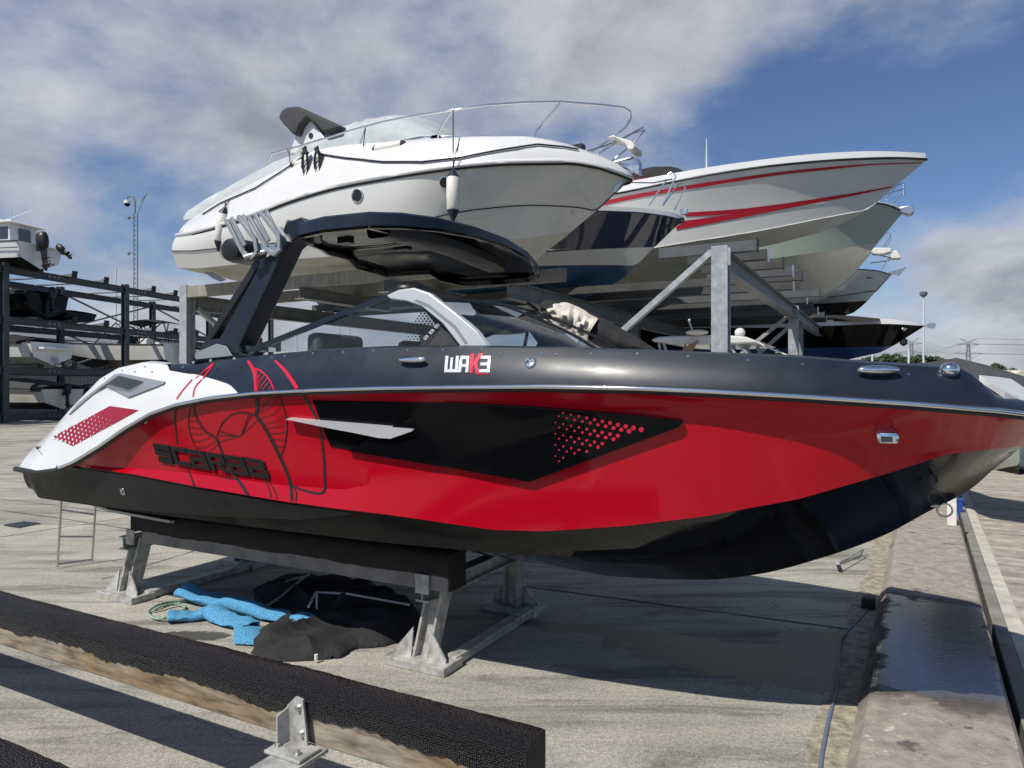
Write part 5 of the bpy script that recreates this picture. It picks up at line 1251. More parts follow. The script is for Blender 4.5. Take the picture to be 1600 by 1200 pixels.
# ---- long white speedboat with red stripes ----
FR_ = Frame(4.67, 15.41, 28)
railR = [(700,352),(800,332),(900,311),(955,304),(1030,289),(1105,274),(1217,258),(1330,249),(1400,247),(1448,249)]
topR = [(700,340),(900,296),(985,283),(1067,268),(1142,256),(1255,242),(1310,238),(1367,236),(1448,239)]
rd = FB(FR_, -9.0, [(950,430),(1060,412),(1157,393),(1217,380),(1285,362),(1330,343),(1364,321),(1397,291),(1424,269),(1448,249)],
        [dict(B=1.2, Lt=5.5, c=[(800,430),(1030,386),(1180,362),(1292,340),(1349,329)], p=1.0), dict(B=1.42, Lt=5.5, c=railR, p=.8), dict(B=1.40, Lt=5.5, c=topR, p=.8)])
rb = thing('speedboat', 'long white speedboat with red stripes, its bow reaching farthest right on the rack', 'boat', FR_.P(-3, 0, ZR), G1)
mb = MB(); rd.strip(mb, 0, n=4); part('hull_bottom', mb, M['hullgrey'], rb, 30)
mb2 = MB(); rd.strip(mb2, 1, n=6, bulge=-.04); part('hull_side', mb2, M['palewhite'], rb, 30)
rT = bvh(mb, mb2)
mb = MB(); rd.strip(mb, 2, n=2); rd.top(mb, .12); part('deck', mb, M['white'], rb, 30)
mb = MB(); rd.rail(mb, 2, .022); part('rub_rail', mb, M['blackmatte'], rb, 60)
mb = MB(); stroke(mb, [(1442,254),(1360,257),(1292,263),(1217,271),(1142,282),(1060,295),(992,307),(940,318)], [1,2,4,5,5.5,6,6.5,7], rT, .012); stroke(mb, [(1397,291),(1330,303),(1255,316),(1195,325),(1142,331),(1071,335)], [1,2,5,6.5,7,6], rT, .012); stroke(mb, [(1397,291),(1330,305),(1217,326),(1142,339),(1056,353)], [1,2,4,8,13], rT, .013)
part('side_stripes', mb, M['redstripe'], rb)
mb = MB(); rd.rail(mb, 1, .012); part('chine_line', mb, M['palewhite'], rb, 60)
mb = mound(FR_, [(955,292),(985,279),(1005,275),(1030,274),(1055,276),(1070,280)], [(800,320),(955,300),(1080,284)], .95, 20); part('engine_hatch', mb, M['redstripe'], rb, 60)
mb = mound(FR_, [(985,275),(1005,264),(1025,260),(1045,260),(1060,264),(1068,270)], [(900,286),(1080,276)], .80, 20); part('canopy', mb, M['blackcloth'], rb, 60)
mb = MB(); p = FR_.at(1104, 262, .3); mb.tube([p, FR_.at(1104, 217, .3)], [.02, .008], 6); part('antenna', mb, M['white'], rb, 60)
# ---- pale green hull ----
FG_ = Frame(6.17, 18.24, 28)
pg = FB(FG_, -8, [(1000,490),(1160,483),(1215,478),(1255,472),(1281,465),(1311,447),(1341,420),(1364,389),(1394,352),(1410,333)],
        [dict(B=1.35, Lt=4.6, c=[(900,430),(1180,407),(1292,392),(1366,380)], p=.9), dict(B=1.5, Lt=4.2, c=[(900,318),(1250,315),(1340,316),(1375,318),(1395,323),(1410,331)], p=.65), dict(B=1.48, Lt=4.2, c=[(900,310),(1250,310),(1340,312),(1375,315),(1396,320),(1411,328)], p=.65)])
gb_ = thing('pale_green_boat', 'pale green deep hull below the striped speedboat, roller on its bow', 'boat', FG_.P(-3, 0, ZR), G1)
mb = MB(); pg.strip(mb, 0, n=6, bulge=.05); part('hull_bottom', mb, mat('cream_hull_bottom', (.50, .49, .42), .3, coat=.4, var=.1), gb_, 30)
mb = MB(); pg.strip(mb, 1, n=5, bulge=-.04); part('hull_side', mb, M['palegreen'], gb_, 30); gT = bvh(mb)
mb = MB(); pg.strip(mb, 2, n=2); pg.top(mb, .1); part('deck', mb, M['white'], gb_, 30)
mb = MB(); pg.rail(mb, 2, .02); part('rub_rail', mb, M['blackmatte'], gb_, 60)
mb = MB(); mb.prism([FG_.at(u, v, .12) for u, v in ((1400,325),(1415,321),(1428,320),(1428,332),(1420,336),(1412,333),(1404,332))], -FG_.n*.24); part('bow_roller', mb, M['steel'], gb_, 30, bevel=.02)
mb = MB()
for a in ([(1385,312,.3),(1400,290,.1),(1412,286,0),(1412,305,-.2)], [(1395,318,.1),(1410,302,0)], [(1380,306,.4),(1398,299,.1),(1412,295,0)]): mb.tube(poly3(FG_, a), .016, 6)
part('bow_rail', mb, M['chrome'], gb_, 60)
# ---- fifth: cream hull, only its stem seen ----
FH = Frame(7.6, 21.0, 28)
ch_ = FB(FH, -7, [(1000,520),(1200,503),(1285,468),(1300,460),(1330,434),(1345,415),(1362,394)], [dict(B=1.3, Lt=4.5, c=[(900,450),(1250,430),(1340,425)], p=.9), dict(B=1.45, Lt=4, c=[(900,380),(1250,386),(1340,389),(1362,392)], p=.65)])
hb = thing('cream_boat', 'cream hull mostly hidden behind the pale green boat, anchor bracket at its bow', 'boat', FH.P(-3, 0, ZR), G1)
mb = MB(); ch_.strip(mb, 0, n=4); ch_.strip(mb, 1, n=4); part('hull', mb, mat('cream_hull', (.45, .44, .39), .3, coat=.4), hb, 30)
mb = MB(); ch_.top(mb, .1); part('deck', mb, M['white'], hb, 30)
mb = MB(); mb.prism([FH.at(u, v, .15) for u, v in ((1361,393),(1365,387),(1392,387),(1393,393),(1380,397),(1364,397))], -FH.n*.3); mb.prism([FH.at(u, v, .1) for u, v in ((1391,398),(1396,392),(1400,390),(1404,396),(1408,401),(1406,404),(1392,404))], -FH.n*.3); part('anchor_bracket', mb, M['plasticwhite'], hb, 30, bevel=.02)
mb = MB()
for a in ([(1379,387,.1),(1391,370,0),(1390,365,0),(1383,365,0)], [(1383,387,0),(1393,374,-.1),(1391,366,-.1)], [(1370,398,.2),(1392,403,0),(1388,408,0)], [(1360,411,.2),(1385,408,.1)], [(1378,421,.1),(1388,404,0)]): mb.tube(poly3(FH, a), .018, 6)
part('bow_rail', mb, M['chrome'], hb, 60)
# ---- sixth: grey white hull with a dark bottom ----
F6 = Frame(8.6, 23.2, 28)
r6 = [(1200,421),(1300,420),(1347,421),(1370,423),(1392,429)]
s6 = FB(F6, -7, [(1100,512),(1230,505),(1302,497),(1320,493),(1333,489),(1345,480),(1355,471),(1369,455),(1392,429)],
        [dict(B=1.25, Lt=3.6, c=[(1200,476),(1265,475),(1320,472),(1355,470)]), dict(B=1.35, Lt=3.4, c=[(1200,470),(1296,464),(1368,454)]), dict(B=1.45, Lt=3.2, c=r6, p=.6)])
b6 = thing('small_white_boat', 'white boat with dark bottom, the lowest bow beyond the pale green hull', 'boat', F6.P(-3, 0, ZR), G1)
mb = MB(); s6.strip(mb, 0, n=4); part('hull_bottom', mb, M['dusty'], b6, 30)
mb = MB(); s6.strip(mb, 1, n=3); s6.strip(mb, 2, n=4); part('hull_side', mb, M['palewhite'], b6, 30); T6 = bvh(mb)
mb = MB(); s6.top(mb, .12); part('deck', mb, M['white'], b6, 30)
mb = MB(); s6.rail(mb, 2, .015); s6.rail(mb, 3, .015); part('rail_line', mb, M['blackmatte'], b6, 60)
mb = MB(); stroke(mb, [(1354,436),(1356,432),(1358,436),(1360,433),(1362,435),(1364,433)], .8, T6, .02); part('name_script', mb, M['blackmatte'], b6)
mb = MB(); mb.prism([F6.at(u, v, .1) for u, v in ((1388,425),(1400,422),(1412,418),(1416,417),(1410,424),(1404,430),(1398,428),(1390,429))], -F6.n*.2); part('anchor', mb, M['steel'], b6, 30)
mb = MB(); mb.box(F6.at(1323, 485, .3), W_*.06, F6.n*.05, V((0, 0, .08))); part('thruster', mb, M['blackmatte'], b6)
# ---- dark boat on the lower level ----
F7 = Frame(11.6, 20.0, 28)
r7 = [(1000,513),(1200,512),(1296,509),(1380,506),(1444,509)]
s7 = FB(F7, -9, [(1100,568),(1250,567),(1324,562),(1375,551),(1400,538),(1417,527),(1444,510)],
        [dict(B=1.2, Lt=5, c=[(1100,546),(1296,543),(1386,541),(1396,540)]), dict(B=1.45, Lt=4.6, c=r7, p=.7), dict(B=1.40, Lt=4.6, c=[(1000,512),(1200,505),(1296,500),(1340,497),(1380,498),(1420,502),(1444,508)], p=.7)])
b7 = thing('dark_speedboat', 'black speedboat with blue bottom and white foredeck, under the rack at the right', 'boat', F7.P(-3, 0, 2), None)
mb = MB(); s7.strip(mb, 0, n=4); part('hull_bottom', mb, mat('bright_blue_antifouling', (.012, .05, .19), .4, coat=.3), b7, 30)
mb = MB(); s7.strip(mb, 1, n=5, bulge=-.03); part('hull_side', mb, M['black'], b7, 30)
mb = MB(); s7.strip(mb, 2, n=2); s7.top(mb, .1); part('deck', mb, M['white'], b7, 30)
mb = mound(F7, [(1100,505),(1200,498),(1290,493),(1340,496),(1375,500)], [(1000,514),(1300,502),(1380,502)], 1.1, 20); part('cockpit_cover', mb, M['blackcloth'], b7, 60)
mb = MB(); mb.prism([F7.at(u, v, .08) for u, v in ((1444,509),(1452,505),(1460,504),(1463,508),(1460,513),(1452,512))], -F7.n*.16); part('bow_roller', mb, M['steel'], b7, 30)
mb = MB(); p = F7.at(1412, 536, .1); mb.lathe(p, (0, 0, 1), [(-.09, .01), (-.03, .10), (.08, .10), (.12, .05), (.16, .02)], 12); part('bow_fender', mb, M['rubber'], b7, 50)
mb = MB(); mb.ball(F7.at(1413, 514, .35), .08, .03, .05); part('side_badge', mb, M['steel'], b7)
for (t, nm_) in ((-5, 0), (-1.8, 0)):
    mb = MB(); mb.hbeam(F7.P(t, 1.2, 2.35), F7.P(t, -1.2, 2.35), .15, .18, .012); mb.beam(F7.P(t, 1.1, 0), F7.P(t, 1.1, 2.3), .12, .12); mb.beam(F7.P(t, -1.1, 0), F7.P(t, -1.1, 2.3), .12, .12); solo('boat_trestle', mb, M['galvdull'], ('steel trestle under the black speedboat, the one farther aft' if t < -4 else 'steel trestle under the black speedboat, the one nearer its bow'), 'trestle', 'trestles under the black speedboat', ang=0)
# ---- folded bimini on the red boat's bow side, belonging to the boat beside it ----
FP = Frame(-.07, 5.5, 28)
bim = thing('folded_bimini', 'folded black bimini top with stained white canvas, leaning behind the red boat windscreen', 'canopy', FP.P(0, 0, 1.7))
mb = MB()
def bim_at(u, v, b=0.0): return FP.at(u, v, b)
def bag(pix_top, pix_bot, b, dep, m, nm, rid=.03):
    mb = MB(); n = 26; g = []
    def along(pts, x):
        d = [0]
        for i in range(len(pts)-1): d.append(d[-1]+math.hypot(pts[i+1][0]-pts[i][0], pts[i+1][1]-pts[i][1]))
        s_ = x*d[-1]; i = max(j for j in range(len(pts)) if d[j] <= s_+1e-9); i = min(i, len(pts)-2); f = (s_-d[i])/(d[i+1]-d[i])
        return pts[i][0]+(pts[i+1][0]-pts[i][0])*f, pts[i][1]+(pts[i+1][1]-pts[i][1])*f
    for i in range(n+1):
        A_, B_ = along(pix_top, i/n), along(pix_bot, i/n); row = []
        for k in range(17):
            a = 2*math.pi*k/16; f = .5-.5*math.cos(a); bb = b+dep*math.sin(a)+rid*nz.noise((i*.45, k*.9, 3))
            row.append(bim_at(A_[0]*(1-f)+B_[0]*f, A_[1]*(1-f)+B_[1]*f, bb))
        g.append(row)
    mb.grid(g); return part(nm, mb, M[m], bim, 60)
bag([(842,470),(860,468),(900,478),(945,498),(1000,530),(1035,552)], [(870,500),(890,522),(915,545),(950,552),(990,556),(1030,560)], 0, .16, 'blackcloth', 'canvas_roll')
bag([(852,482),(862,474),(885,472),(905,480),(935,497)], [(868,500),(880,510),(893,520),(906,529),(914,530)], .03, .175, 'cream', 'white_canvas', .06)
mb = MB()
for a in (((815,486),(905,548)), ((824,473),(925,548)), ((827,498),(818,545)), ((836,500),(845,548))): mb.tube([bim_at(*a[0], .16), bim_at(*a[1], .16)], .012, 8)
part('frame_tube', mb, M['blackmatte'], bim, 60)
mb = MB(); mb.prism([bim_at(u, v, .05) for u, v in ((815,512),(828,496),(846,505),(905,552),(830,556),(838,540))], -FP.n*.05); part('mesh_pocket', mb, M['blackcloth'], bim)
for a in ((843,497), (908,539)):
    mb = MB(); d = 5.5; mb.prism([bim_at(u, v, .20) for u, v in ((a[0]-6, a[1]+3), (a[0]+1, a[1]-8), (a[0]+7, a[1]-4), (a[0]+0, a[1]+7))], -FP.n*.05); part('clamp', mb, M['plasticwhite'], bim, 30, bevel=.004)
# ---- T-top boat, behind ----
FT = Frame(4.2, 11.6, 28)
tt = thing('hardtop_boat', 'white hardtop boat under the rack, round antennas on its roof', 'boat', FT.P(0, 0, 0))
mb = MB(); mb.prism([FT.at(u, v, .9) for u, v in ((1017,530),(1030,526),(1080,524),(1130,523),(1165,526),(1188,535),(1165,537),(1100,539),(1050,538),(1020,534))], -FT.n*1.8); part('hardtop', mb, M['palewhite'], tt, 30, bevel=.03)
for (a, b_) in (((1030,536),(1037,565)), ((1037,536),(1052,565)), ((1138,536),(1175,575)), ((1155,536),(1200,578))):
    for s in (.8, -.8): 
        mb = MB(); A_ = FT.at(*a, .8); B_ = FT.at(*b_, .8); sh = FT.n*(s-.8); mb.tube([A_+sh, B_+sh+V((0, 0, -.2))], .025, 8); part('top_leg', mb, M['galv'], tt, 60)
mb = MB(); p = FT.at(1089, 522, .95); mb.lathe(p, (0, 0, 1), [(-.02, .05), (.0, .16), (.03, .18), (.06, .12), (.07, .001)], 20); part('radar', mb, M['plasticwhite'], tt, 50)
mb = MB(); p = FT.at(1156, 520, .3); mb.ball(p, .085, .085, .08); part('dome_antenna', mb, M['white'], tt, 60)
mb = MB(); mb.tube([FT.at(1084,521,.9), FT.at(1077,503,.9)], .012, 6); mb.ball(FT.at(1077, 501, .9), .02, .02, .03); part('mast_light', mb, M['white'], tt, 60)
hl = MB(); rs = []
for i in range(21):
    t = -5+i*.40; w = 1.2*min(1, ((3.05-t)/2.6) if t > .45 else 1)**.6 if t < 3.05 else .02
    rs.append([FT.P(t, 0, .45+.35*max(0, t)/3), FT.P(t, w*.8, .75+.3*max(0, t)/3), FT.P(t, w, 1.45+.12*max(0, t)/3)])
hl.grid(rs); hl.grid([[V(p)-FT.n*2*((p-FT.o).dot(FT.n)) for p in r_] for r_ in rs]); hl.grid([[r_[2], r_[2]-FT.n*2*((r_[2]-FT.o).dot(FT.n))] for r_ in rs])
part('hull', hl, M['palewhite'], tt, 40)
mb = MB(); mb.box(FT.P(-.5, 0, 1.75), W_*.35, FT.n*.4, V((0, 0, .35))); mb.box(FT.P(-1.4, 0, 1.7), W_*.2, FT.n*.45, V((0, 0, .2))); part('console', mb, M['white'], tt, 30, bevel=.04)
mb = MB(); mb.tube([FT.at(1180,533,.9), FT.at(1200,543,.9), FT.at(1213,548,.9), FT.at(1246,562,.9)], .012, 6); mb.ball(FT.at(1214, 549, .9), .03, .02, .03); part('outrigger_line', mb, M['plasticwhite'], tt, 60)
mb = MB(); mb.prism([FT.at(u, v, 1.0) for u, v in ((1067,545),(1078,538),(1090,531),(1082,545),(1076,556),(1068,556))], -FT.n*.08); part('wrapped_pole', mb, mat('tan_cloth', (.35, .22, .13), .9, var=.3), tt)
# ================= dark rack on the left with its boats =================
LF0 = V((-23.6, 33, 0)); g_ = V((.2198, .9755, 0)); l_ = V((-.9755, .2198, 0))      # along the rack, and into it
def lp(k, w, z): return LF0+g_*k+l_*w+V((0, 0, z))
dr_ = thing('boat_rack', 'dark painted steel boat rack at the left, three storeys with numbered beams', 'boat rack', lp(0, 0, 0))
LEV = [.35, 2.55, 4.9, 7.25]
for k in (-7.5, 0, 7.5, 15, 22.5):
    for w in (0, 4.4):
        mb = MB(); mb.hbeam(lp(k, w, 0), lp(k, w, 7.45), .30, .30, .03, side=g_); part('post', mb, M['darksteel'], dr_, 0)
for z in LEV:
    for w in (0, 4.4):
        if w == 0 or z > 1: 
            mb = MB(); mb.hbeam(lp(-7.5, w-.05, z-.12), lp(22.5, w-.05, z-.12), .2, .34, .03); part('level_beam', mb, M['darksteel'], dr_, 0)
for (k0, k1, z0, z1, w) in ((7.6, 14.9, 5.0, 7.1, 4.4), (7.6, 14.9, 7.1, 5.0, 4.4), (7.6, 14.9, 2.7, 4.8, 4.4), (7.6, 14.9, 4.8, 2.7, 4.4), (22.5, 15, 5, 7.1, 4.4)):
    mb = MB(); mb.beam(lp(k0, w, z0), lp(k1, w, z1), .09, .09); part('brace', mb, M['galvdull'], dr_, 0)
for z in LEV[1:]:
    for k in (1.6, 3.6, 5.7, 9.3, 11.2, 13.2, 16.6, 18.5, 20.5):
        mb = MB(); mb.prism([lp(k-.1, -.35, z+.22), lp(k-.1, 1.0, z+.06), lp(k-.1, 4.6, z+.06), lp(k-.1, 4.6, z+.0), lp(k-.1, -.35, z+.05)], g_*.22); part('bunk', mb, M['galvdull'], dr_, 0)
        mb = MB(); mb.beam(lp(k, -.36, z+.0), lp(k, -.42, z+.34), .26, .06); part('bunk_stop', mb, M['rubber'], dr_, 0)
# numbers painted on the beams, one bay each
numm = mat('faded_number_paint', (.35, .38, .40), .7)
def number(txt, k, z, h=.20):
    cu = bpy.data.curves.new('number', 'FONT'); cu.body = txt; cu.size = h; cu.align_x = 'CENTER'
    tmp = bpy.data.objects.new('number', cu); C.objects.link(tmp); bpy.context.view_layer.update()
    me = bpy.data.meshes.new_from_object(tmp.evaluated_get(bpy.context.evaluated_depsgraph_get())); bpy.data.objects.remove(tmp)
    mb = MB(); Xd = g_; Od = lp(k, -.165, z-.18)
    mb.add([Od+Xd*v.co.x*1.7+V((0, 0, v.co.y)) for v in me.vertices], [list(p.vertices) for p in me.polygons]); part('bay_number', mb, numm, dr_, 0)
for z, base in ((LEV[3], (47, 48, 49)), (LEV[2], (43, 42, 41)), (LEV[1], (31, 30, 29)), (LEV[0], (21, 20, 19))):
    for k, n_ in zip((2.6, 8.6, 13.2), base): number(' '.join('0%d' % n_), k, z)
number('0 0 0', -30, 0) if False else None
def gboat(name, label, cat, F, L, B, D, z0, mh, mb_, md, group='boats stored on the dark rack at the left', sheer=.18, cover=None, cm_='darkcover', ch=.5, fore=.0):
    th = thing(name, label, cat, F.P(0, 0, z0), group)
    n = 22; rows = []
    for i in range(n+1):
        x = i/n; t = L*x; wr = (1-max(0, (x-.45)/.55)**2.4)**.8 if x < 1 else 0; wc_ = (1-max(0, (x-.3)/.66)**2)**.9 if x < .96 else 0
        zk_ = z0+D*.75*max(0, (x-.62)/.38)**2.2; zc = z0+D*.34+D*.4*max(0, (x-.4)/.6)**1.6; zr = z0+D*(1-.05*(1-x))+sheer*x*x*D; zc = min(zc, zr-.03); zk_ = min(zk_, zr-.02)
        b_ = B/2*wr; c_ = B/2*.86*max(wc_, 0); c_ = min(c_, b_)
        if c_ < .01: zc = zk_
        rows.append((t, zk_, c_, zc, b_, zr))
    hb_ = MB(); hs = MB(); dk = MB()
    for s in (1, -1):
        hb_.grid([[F.P(t, 0, a), F.P(t, c*s*.5, a+(z-a)*.42), F.P(t, c*s, z)] for t, a, c, z, b, zr in rows])
        hs.grid([[F.P(t, c*s, z), F.P(t, (c*.45+b*.55)*s, z+(zr-z)*.45), F.P(t, b*s, zr)] for t, a, c, z, b, zr in rows])
    dk.grid([[F.P(t, b*x, zr+.10*(1-x*x)*min(1, b)*(1 if t > L*.45 else -2.5)) for x in (-1, -.85, -.5, 0, .5, .85, 1)] for t, a, c, z, b, zr in rows])
    t, a, c, z, b, zr = rows[0]
    hs.add([F.P(t, x, y) for x, y in ((0, a), (c, z), (b, zr), (-b, zr), (-c, z))], [(0, 1, 2, 3, 4)])
    part('hull_bottom', hb_, mb_, th, 30); part('hull_side', hs, mh, th, 30); part('deck', dk, md, th, 30)
    rr = MB()
    for s in (1, -1): rr.tube([F.P(t, b*s, zr) for t, a, c, z, b, zr in rows], .035, 6)
    part('rub_rail', rr, M['rubber'], th, 60)
    if cover:
        g = []
        for i in range(17):
            x = cover[0]+(cover[1]-cover[0])*i/16; j = min(n, int(x*n)); t, a, c, z, b, zr = rows[j]; t = L*x
            hh = ch*math.sin(math.pi*min(1, .12+.88*(1-i/16)))**.6 if False else ch*(math.sin(math.pi*(i+.6)/17.2))**.5
            g.append([F.P(t, b*math.sin(q_*math.pi/2)*1.03, zr-.06+(hh+.06)*math.cos(q_*math.pi/2)**.8*(1+.12*nz.noise((t*2, q_*4, 5))) if abs(q_) < 1 else zr-.12) for q_ in [k/7 for k in range(-7, 8)]])
        mb = MB(); mb.grid(g); part('cover', mb, M[cm_], th, 60)
    return th, rows
def outboard(th, F, t, b, z, s=1.0, tilt=0.0, m='blackmatte'):
    # t: transom station; the engine hangs behind it
    ca, sa = math.cos(tilt), math.sin(tilt)
    def q(x, y, zz): # x aft, y side, z up from the pivot
        return F.P(t-(x*ca+zz*sa*-1)*s-.12, b+y*s, z+(zz*ca-x*sa*-1)*s if False else z+(zz*ca+x*sa)*s)
    mb = MB(); secs = [(-.05,.30,.10,.20), (.0,.36,.15,.26), (.2,.42,.19,.31), (.42,.40,.18,.30), (.56,.32,.13,.22), (.60,.2,.07,.1)]
    g = []
    for zz, l2, w2, l1 in secs: g.append([q(.12+l2*.62*math.cos(a), w2*math.sin(a), zz) for a in [2*math.pi*k/14 for k in range(15)]])
    mb.grid(g); mb.add(g[-1][:-1], [tuple(range(14))]); mb.add(g[0][:-1], [tuple(range(14))]); o = part('outboard_cowl', mb, M[m], th, 50)
    mb = MB(); g = []
    for zz, l2, w2 in ((-.05,.16,.07), (-.45,.13,.05), (-.62,.13,.035), (-.75,.15,.03), (-.95,.05,.012)): g.append([q(.12+l2*math.cos(a), w2*math.sin(a), zz) for a in [2*math.pi*k/10 for k in range(11)]])
    mb.grid(g); mb.beam(q(.0, 0, -.45), q(.36, 0, -.45), .16, .015, up=q(0, 0, 1)-q(0, 0, 0)); mb.tube([q(-.06, 0, -.72), q(.1, 0, -.72), q(.34, 0, -.72)], [.02*s, .06*s, .04*s], 10)
    mb.beam(q(-.12, 0, -.05), q(.1, 0, -.05), .2, .16); part('outboard_leg', mb, M[m], th, 50)
    mb = MB()
    for k in range(3):
        a = 2*math.pi*k/3; c = q(.36, 0, -.72); e = q(.36, .17*math.cos(a), -.72+.17*math.sin(a)); sd_ = (e-c).cross(q(1, 0, 0)-q(0, 0, 0)).normalized()*.06*s
        mb.add([c, e+sd_, e-sd_*.4, c+sd_*.3], [(0, 1, 2, 3)])
    part('propeller', mb, M['darkgrille'], th, 0)
def LFrame(k, w=-.4): p = lp(k, w, 0); return Frame(p.x, p.y, 180+12.7)
# top: fishing boat with wheelhouse
F = LFrame(1.0, -1.0)
th, rw = gboat('cabin_boat', 'white wheelhouse fishing boat with two black outboards, on top of the left rack', 'boat', F, 6.6, 2.4, 1.2, 7.25, M['white'], M['dusty'], M['white'])
mb = MB(); mb.hbeam(F.P(.6, .5, 7.3), F.P(6, .5, 7.4), .1, .1); part('keel_block', mb, M['rubber'], th, 0)
zc = 7.25+1.15
def wh(x0, x1, w, z0_, z1_, slope=.0): return [F.P(x0, w, z0_), F.P(x1, w, z0_), F.P(x1-slope, w, z1_), F.P(x0+slope*.2, w, z1_)]
mb = MB(); mb.prism(wh(.9, 2.9, .75, zc-.3, zc+.95, .35), F.n*-1.5); wheel = part('wheelhouse', mb, M['white'], th, 30, bevel=.05)
mb = MB(); mb.prism([F.P(.6, .95, zc+.95), F.P(3.5, .95, zc+.86), F.P(3.3, .95, zc+1.0), F.P(2.0, .95, zc+1.12), F.P(.8, .95, zc+1.05)], F.n*-1.9); part('roof', mb, M['white'], wheel, 30, bevel=.04)
for s in (1, -1):
    for x0, x1 in ((1.05, 1.6), (1.85, 2.4)):
        mb = MB(); mb.prism([F.P(x0, .752*s, zc+.2), F.P(x1, .752*s, zc+.2), F.P(x1-.06, .752*s, zc+.78), F.P(x0, .752*s, zc+.78)], F.n*.015*s); part('window', mb, M['darkglass'], wheel, 0)
mb = MB(); mb.prism([F.P(.895, x, z) for x, z in ((-.3, zc-.1), (.3, zc-.1), (.3, zc+.78), (-.3, zc+.78))], F.u*-.02); part('door', mb, M['darkglass'], wheel, 0)
mb = MB(); mb.tube([F.P(3.0, 0, zc+1.05), F.P(.6, .2, zc+1.75)], [.03, .02], 6); mb.tube([F.P(2.0, .1, zc+1.05), F.P(2.0, .1, zc+1.4)], .015, 6); mb.tube([F.P(.8, -.8, zc+1.0), F.P(.8, -.8, zc+1.5)], .02, 6); part('whip_antenna', mb, M['white'], th, 60)
mb = MB(); mb.tube([F.P(t, -b*1.01, zr-.32) for t, a, c, z, b, zr in rw], .02, 5); part('rope_line', mb, M['rope'], th, 60)
outboard(th, F, -.05, -.15, 8.25, 1.2, .15); outboard(th, F, -.3, .8, 8.2, .7, .9)
# second storey: black and green boat, engine down
F = LFrame(1.7, -.7)
th, rw = gboat('black_boat', 'black boat with bright green trim, on the third storey of the left rack', 'boat', F, 6, 2.4, 1.25, 4.98, M['black'], M['black'], M['blackmatte'], cover=(.0, .6), cm_='blackcloth', ch=.25)
mb = MB()
for x in (1.0, 1.5, 2.1): mb.prism([F.P(x+a, -1.235, z) for a, z in ((0, 5.55), (.25, 5.6), (.42, 6.05), (.2, 6.12), (-.1, 5.9))], F.n*-.02)
part('green_trim', mb, mat('bright_green', (.06, .45, .04), .4), th, 0)
outboard(th, F, -.02, 0, 6.0, .85)
F = LFrame(4.1, -.3)
gboat('covered_boat', 'low dark covered boat next to the black and green one on the left rack', 'boat', F, 5.5, 2.0, .55, 4.98, M['black'], M['black'], M['blackmatte'], cover=(0, .8), cm_='blackcloth', ch=.2)
# third storey: white boat with dark cover
F = LFrame(1.8, -.9)
th, rw = gboat('covered_white_boat', 'white boat with pale green bottom under a dark cover, second storey of the left rack', 'boat', F, 6.2, 2.5, 1.15, 2.70, M['white'], M['palegreen'], M['white'], cover=(.08, .9), cm_='blackcloth', ch=.4)
mb = MB(); mb.box(F.P(-.1, 0, 3.5), F.u*.3, F.n*.9, V((0, 0, .06))); part('swim_platform', mb, M['white'], th, 30, bevel=.03)
mb = MB(); mb.beam(F.P(-.1, 0, 3.1), F.P(-.25, 0, 2.75), .14, .2); mb.ball(F.P(-.3, 0, 2.68), .16, .12, .1); part('stern_drive', mb, M['steel'], th, 40)
# ground storey: two covered boats
F = LFrame(2.4, -.9)
th, rw = gboat('covered_grey_boat', 'boat under a taut grey cover on the lowest storey of the left rack', 'boat', F, 6, 2.5, 1.05, .55, M['hullgrey'], M['dusty'], M['hullgrey'], cover=(0, .95), cm_='darkcover', ch=.5)
outboard(th, F, -.02, .0, 1.35, .8)
F = LFrame(4.9, -.2)
gboat('covered_blue_boat', 'boat under a dark blue cover beside the grey covered one, lowest storey', 'boat', F, 5.5, 2.1, .9, .55, M['blackmatte'], M['black'], M['blackmatte'], cover=(0, .95), cm_='bluecover', ch=.4) if M.setdefault('bluecover', mat('navy_canvas', (.012, .018, .06), .85, var=.3, bump=.4, bscale=10)) else None
# second bay: boat with black bimini, open cockpit
F = LFrame(10.7, -1.0); zb_ = 2.75
th, rw = gboat('bimini_boat', 'white boat with black bimini and black outboard, second bay of the left rack', 'boat', F, 8.6, 2.7, 1.45, zb_, M['palewhite'], M['dusty'], M['white'])
zq = zb_+1.45
g = []
for i in range(9):
    x = .2+i*.42; g.append([F.P(x, w, zq+1.55-.25*abs(i-4)**1.6/9-.12*(w/1.1)**2) for w in (-1.1, -.6, 0, .6, 1.1)])
mb = MB(); mb.grid(g); o = part('bimini_top', mb, M['blackcloth'], th, 60)
mb = MB()
for s in (1.1, -1.1):
    for a, b_ in (((1.9, 0), (.2, 1.35)), ((1.9, 0), (1.6, 1.4)), ((1.9, 0), (3.5, 1.3)), ((3.5, 1.3), (5.0, .1)), ((.2, 1.3), (-.2, .1))): mb.tube([F.P(a[0], s, zq+a[1]), F.P(b_[0], s, zq+b_[1])], .035, 6)
part('bimini_frame', mb, M['blackmatte'], th, 60)
mb = MB()
g = [[F.P(3.6+.5*(1-abs(w)**2), w, zq), F.P(3.2+.35*(1-abs(w)**2), w*.95, zq+.5)] for w in (-1.1, -.8, -.4, 0, .4, .8, 1.1)]
mb.grid(g); part('windscreen', mb, M['darkglass'], th, 60)
mb = MB(); mb.box(F.P(1.9, -.5, zq+.0), F.u*.3, F.n*.3, V((0, 0, .35))); mb.box(F.P(.9, .2, zq-.1), F.u*.3, F.n*.8, V((0, 0, .22))); part('seat', mb, M['white'], th, 30, bevel=.05)
outboard(th, F, -.05, .2, zq-.15, 1.3)
F = LFrame(13.5, -1.0)
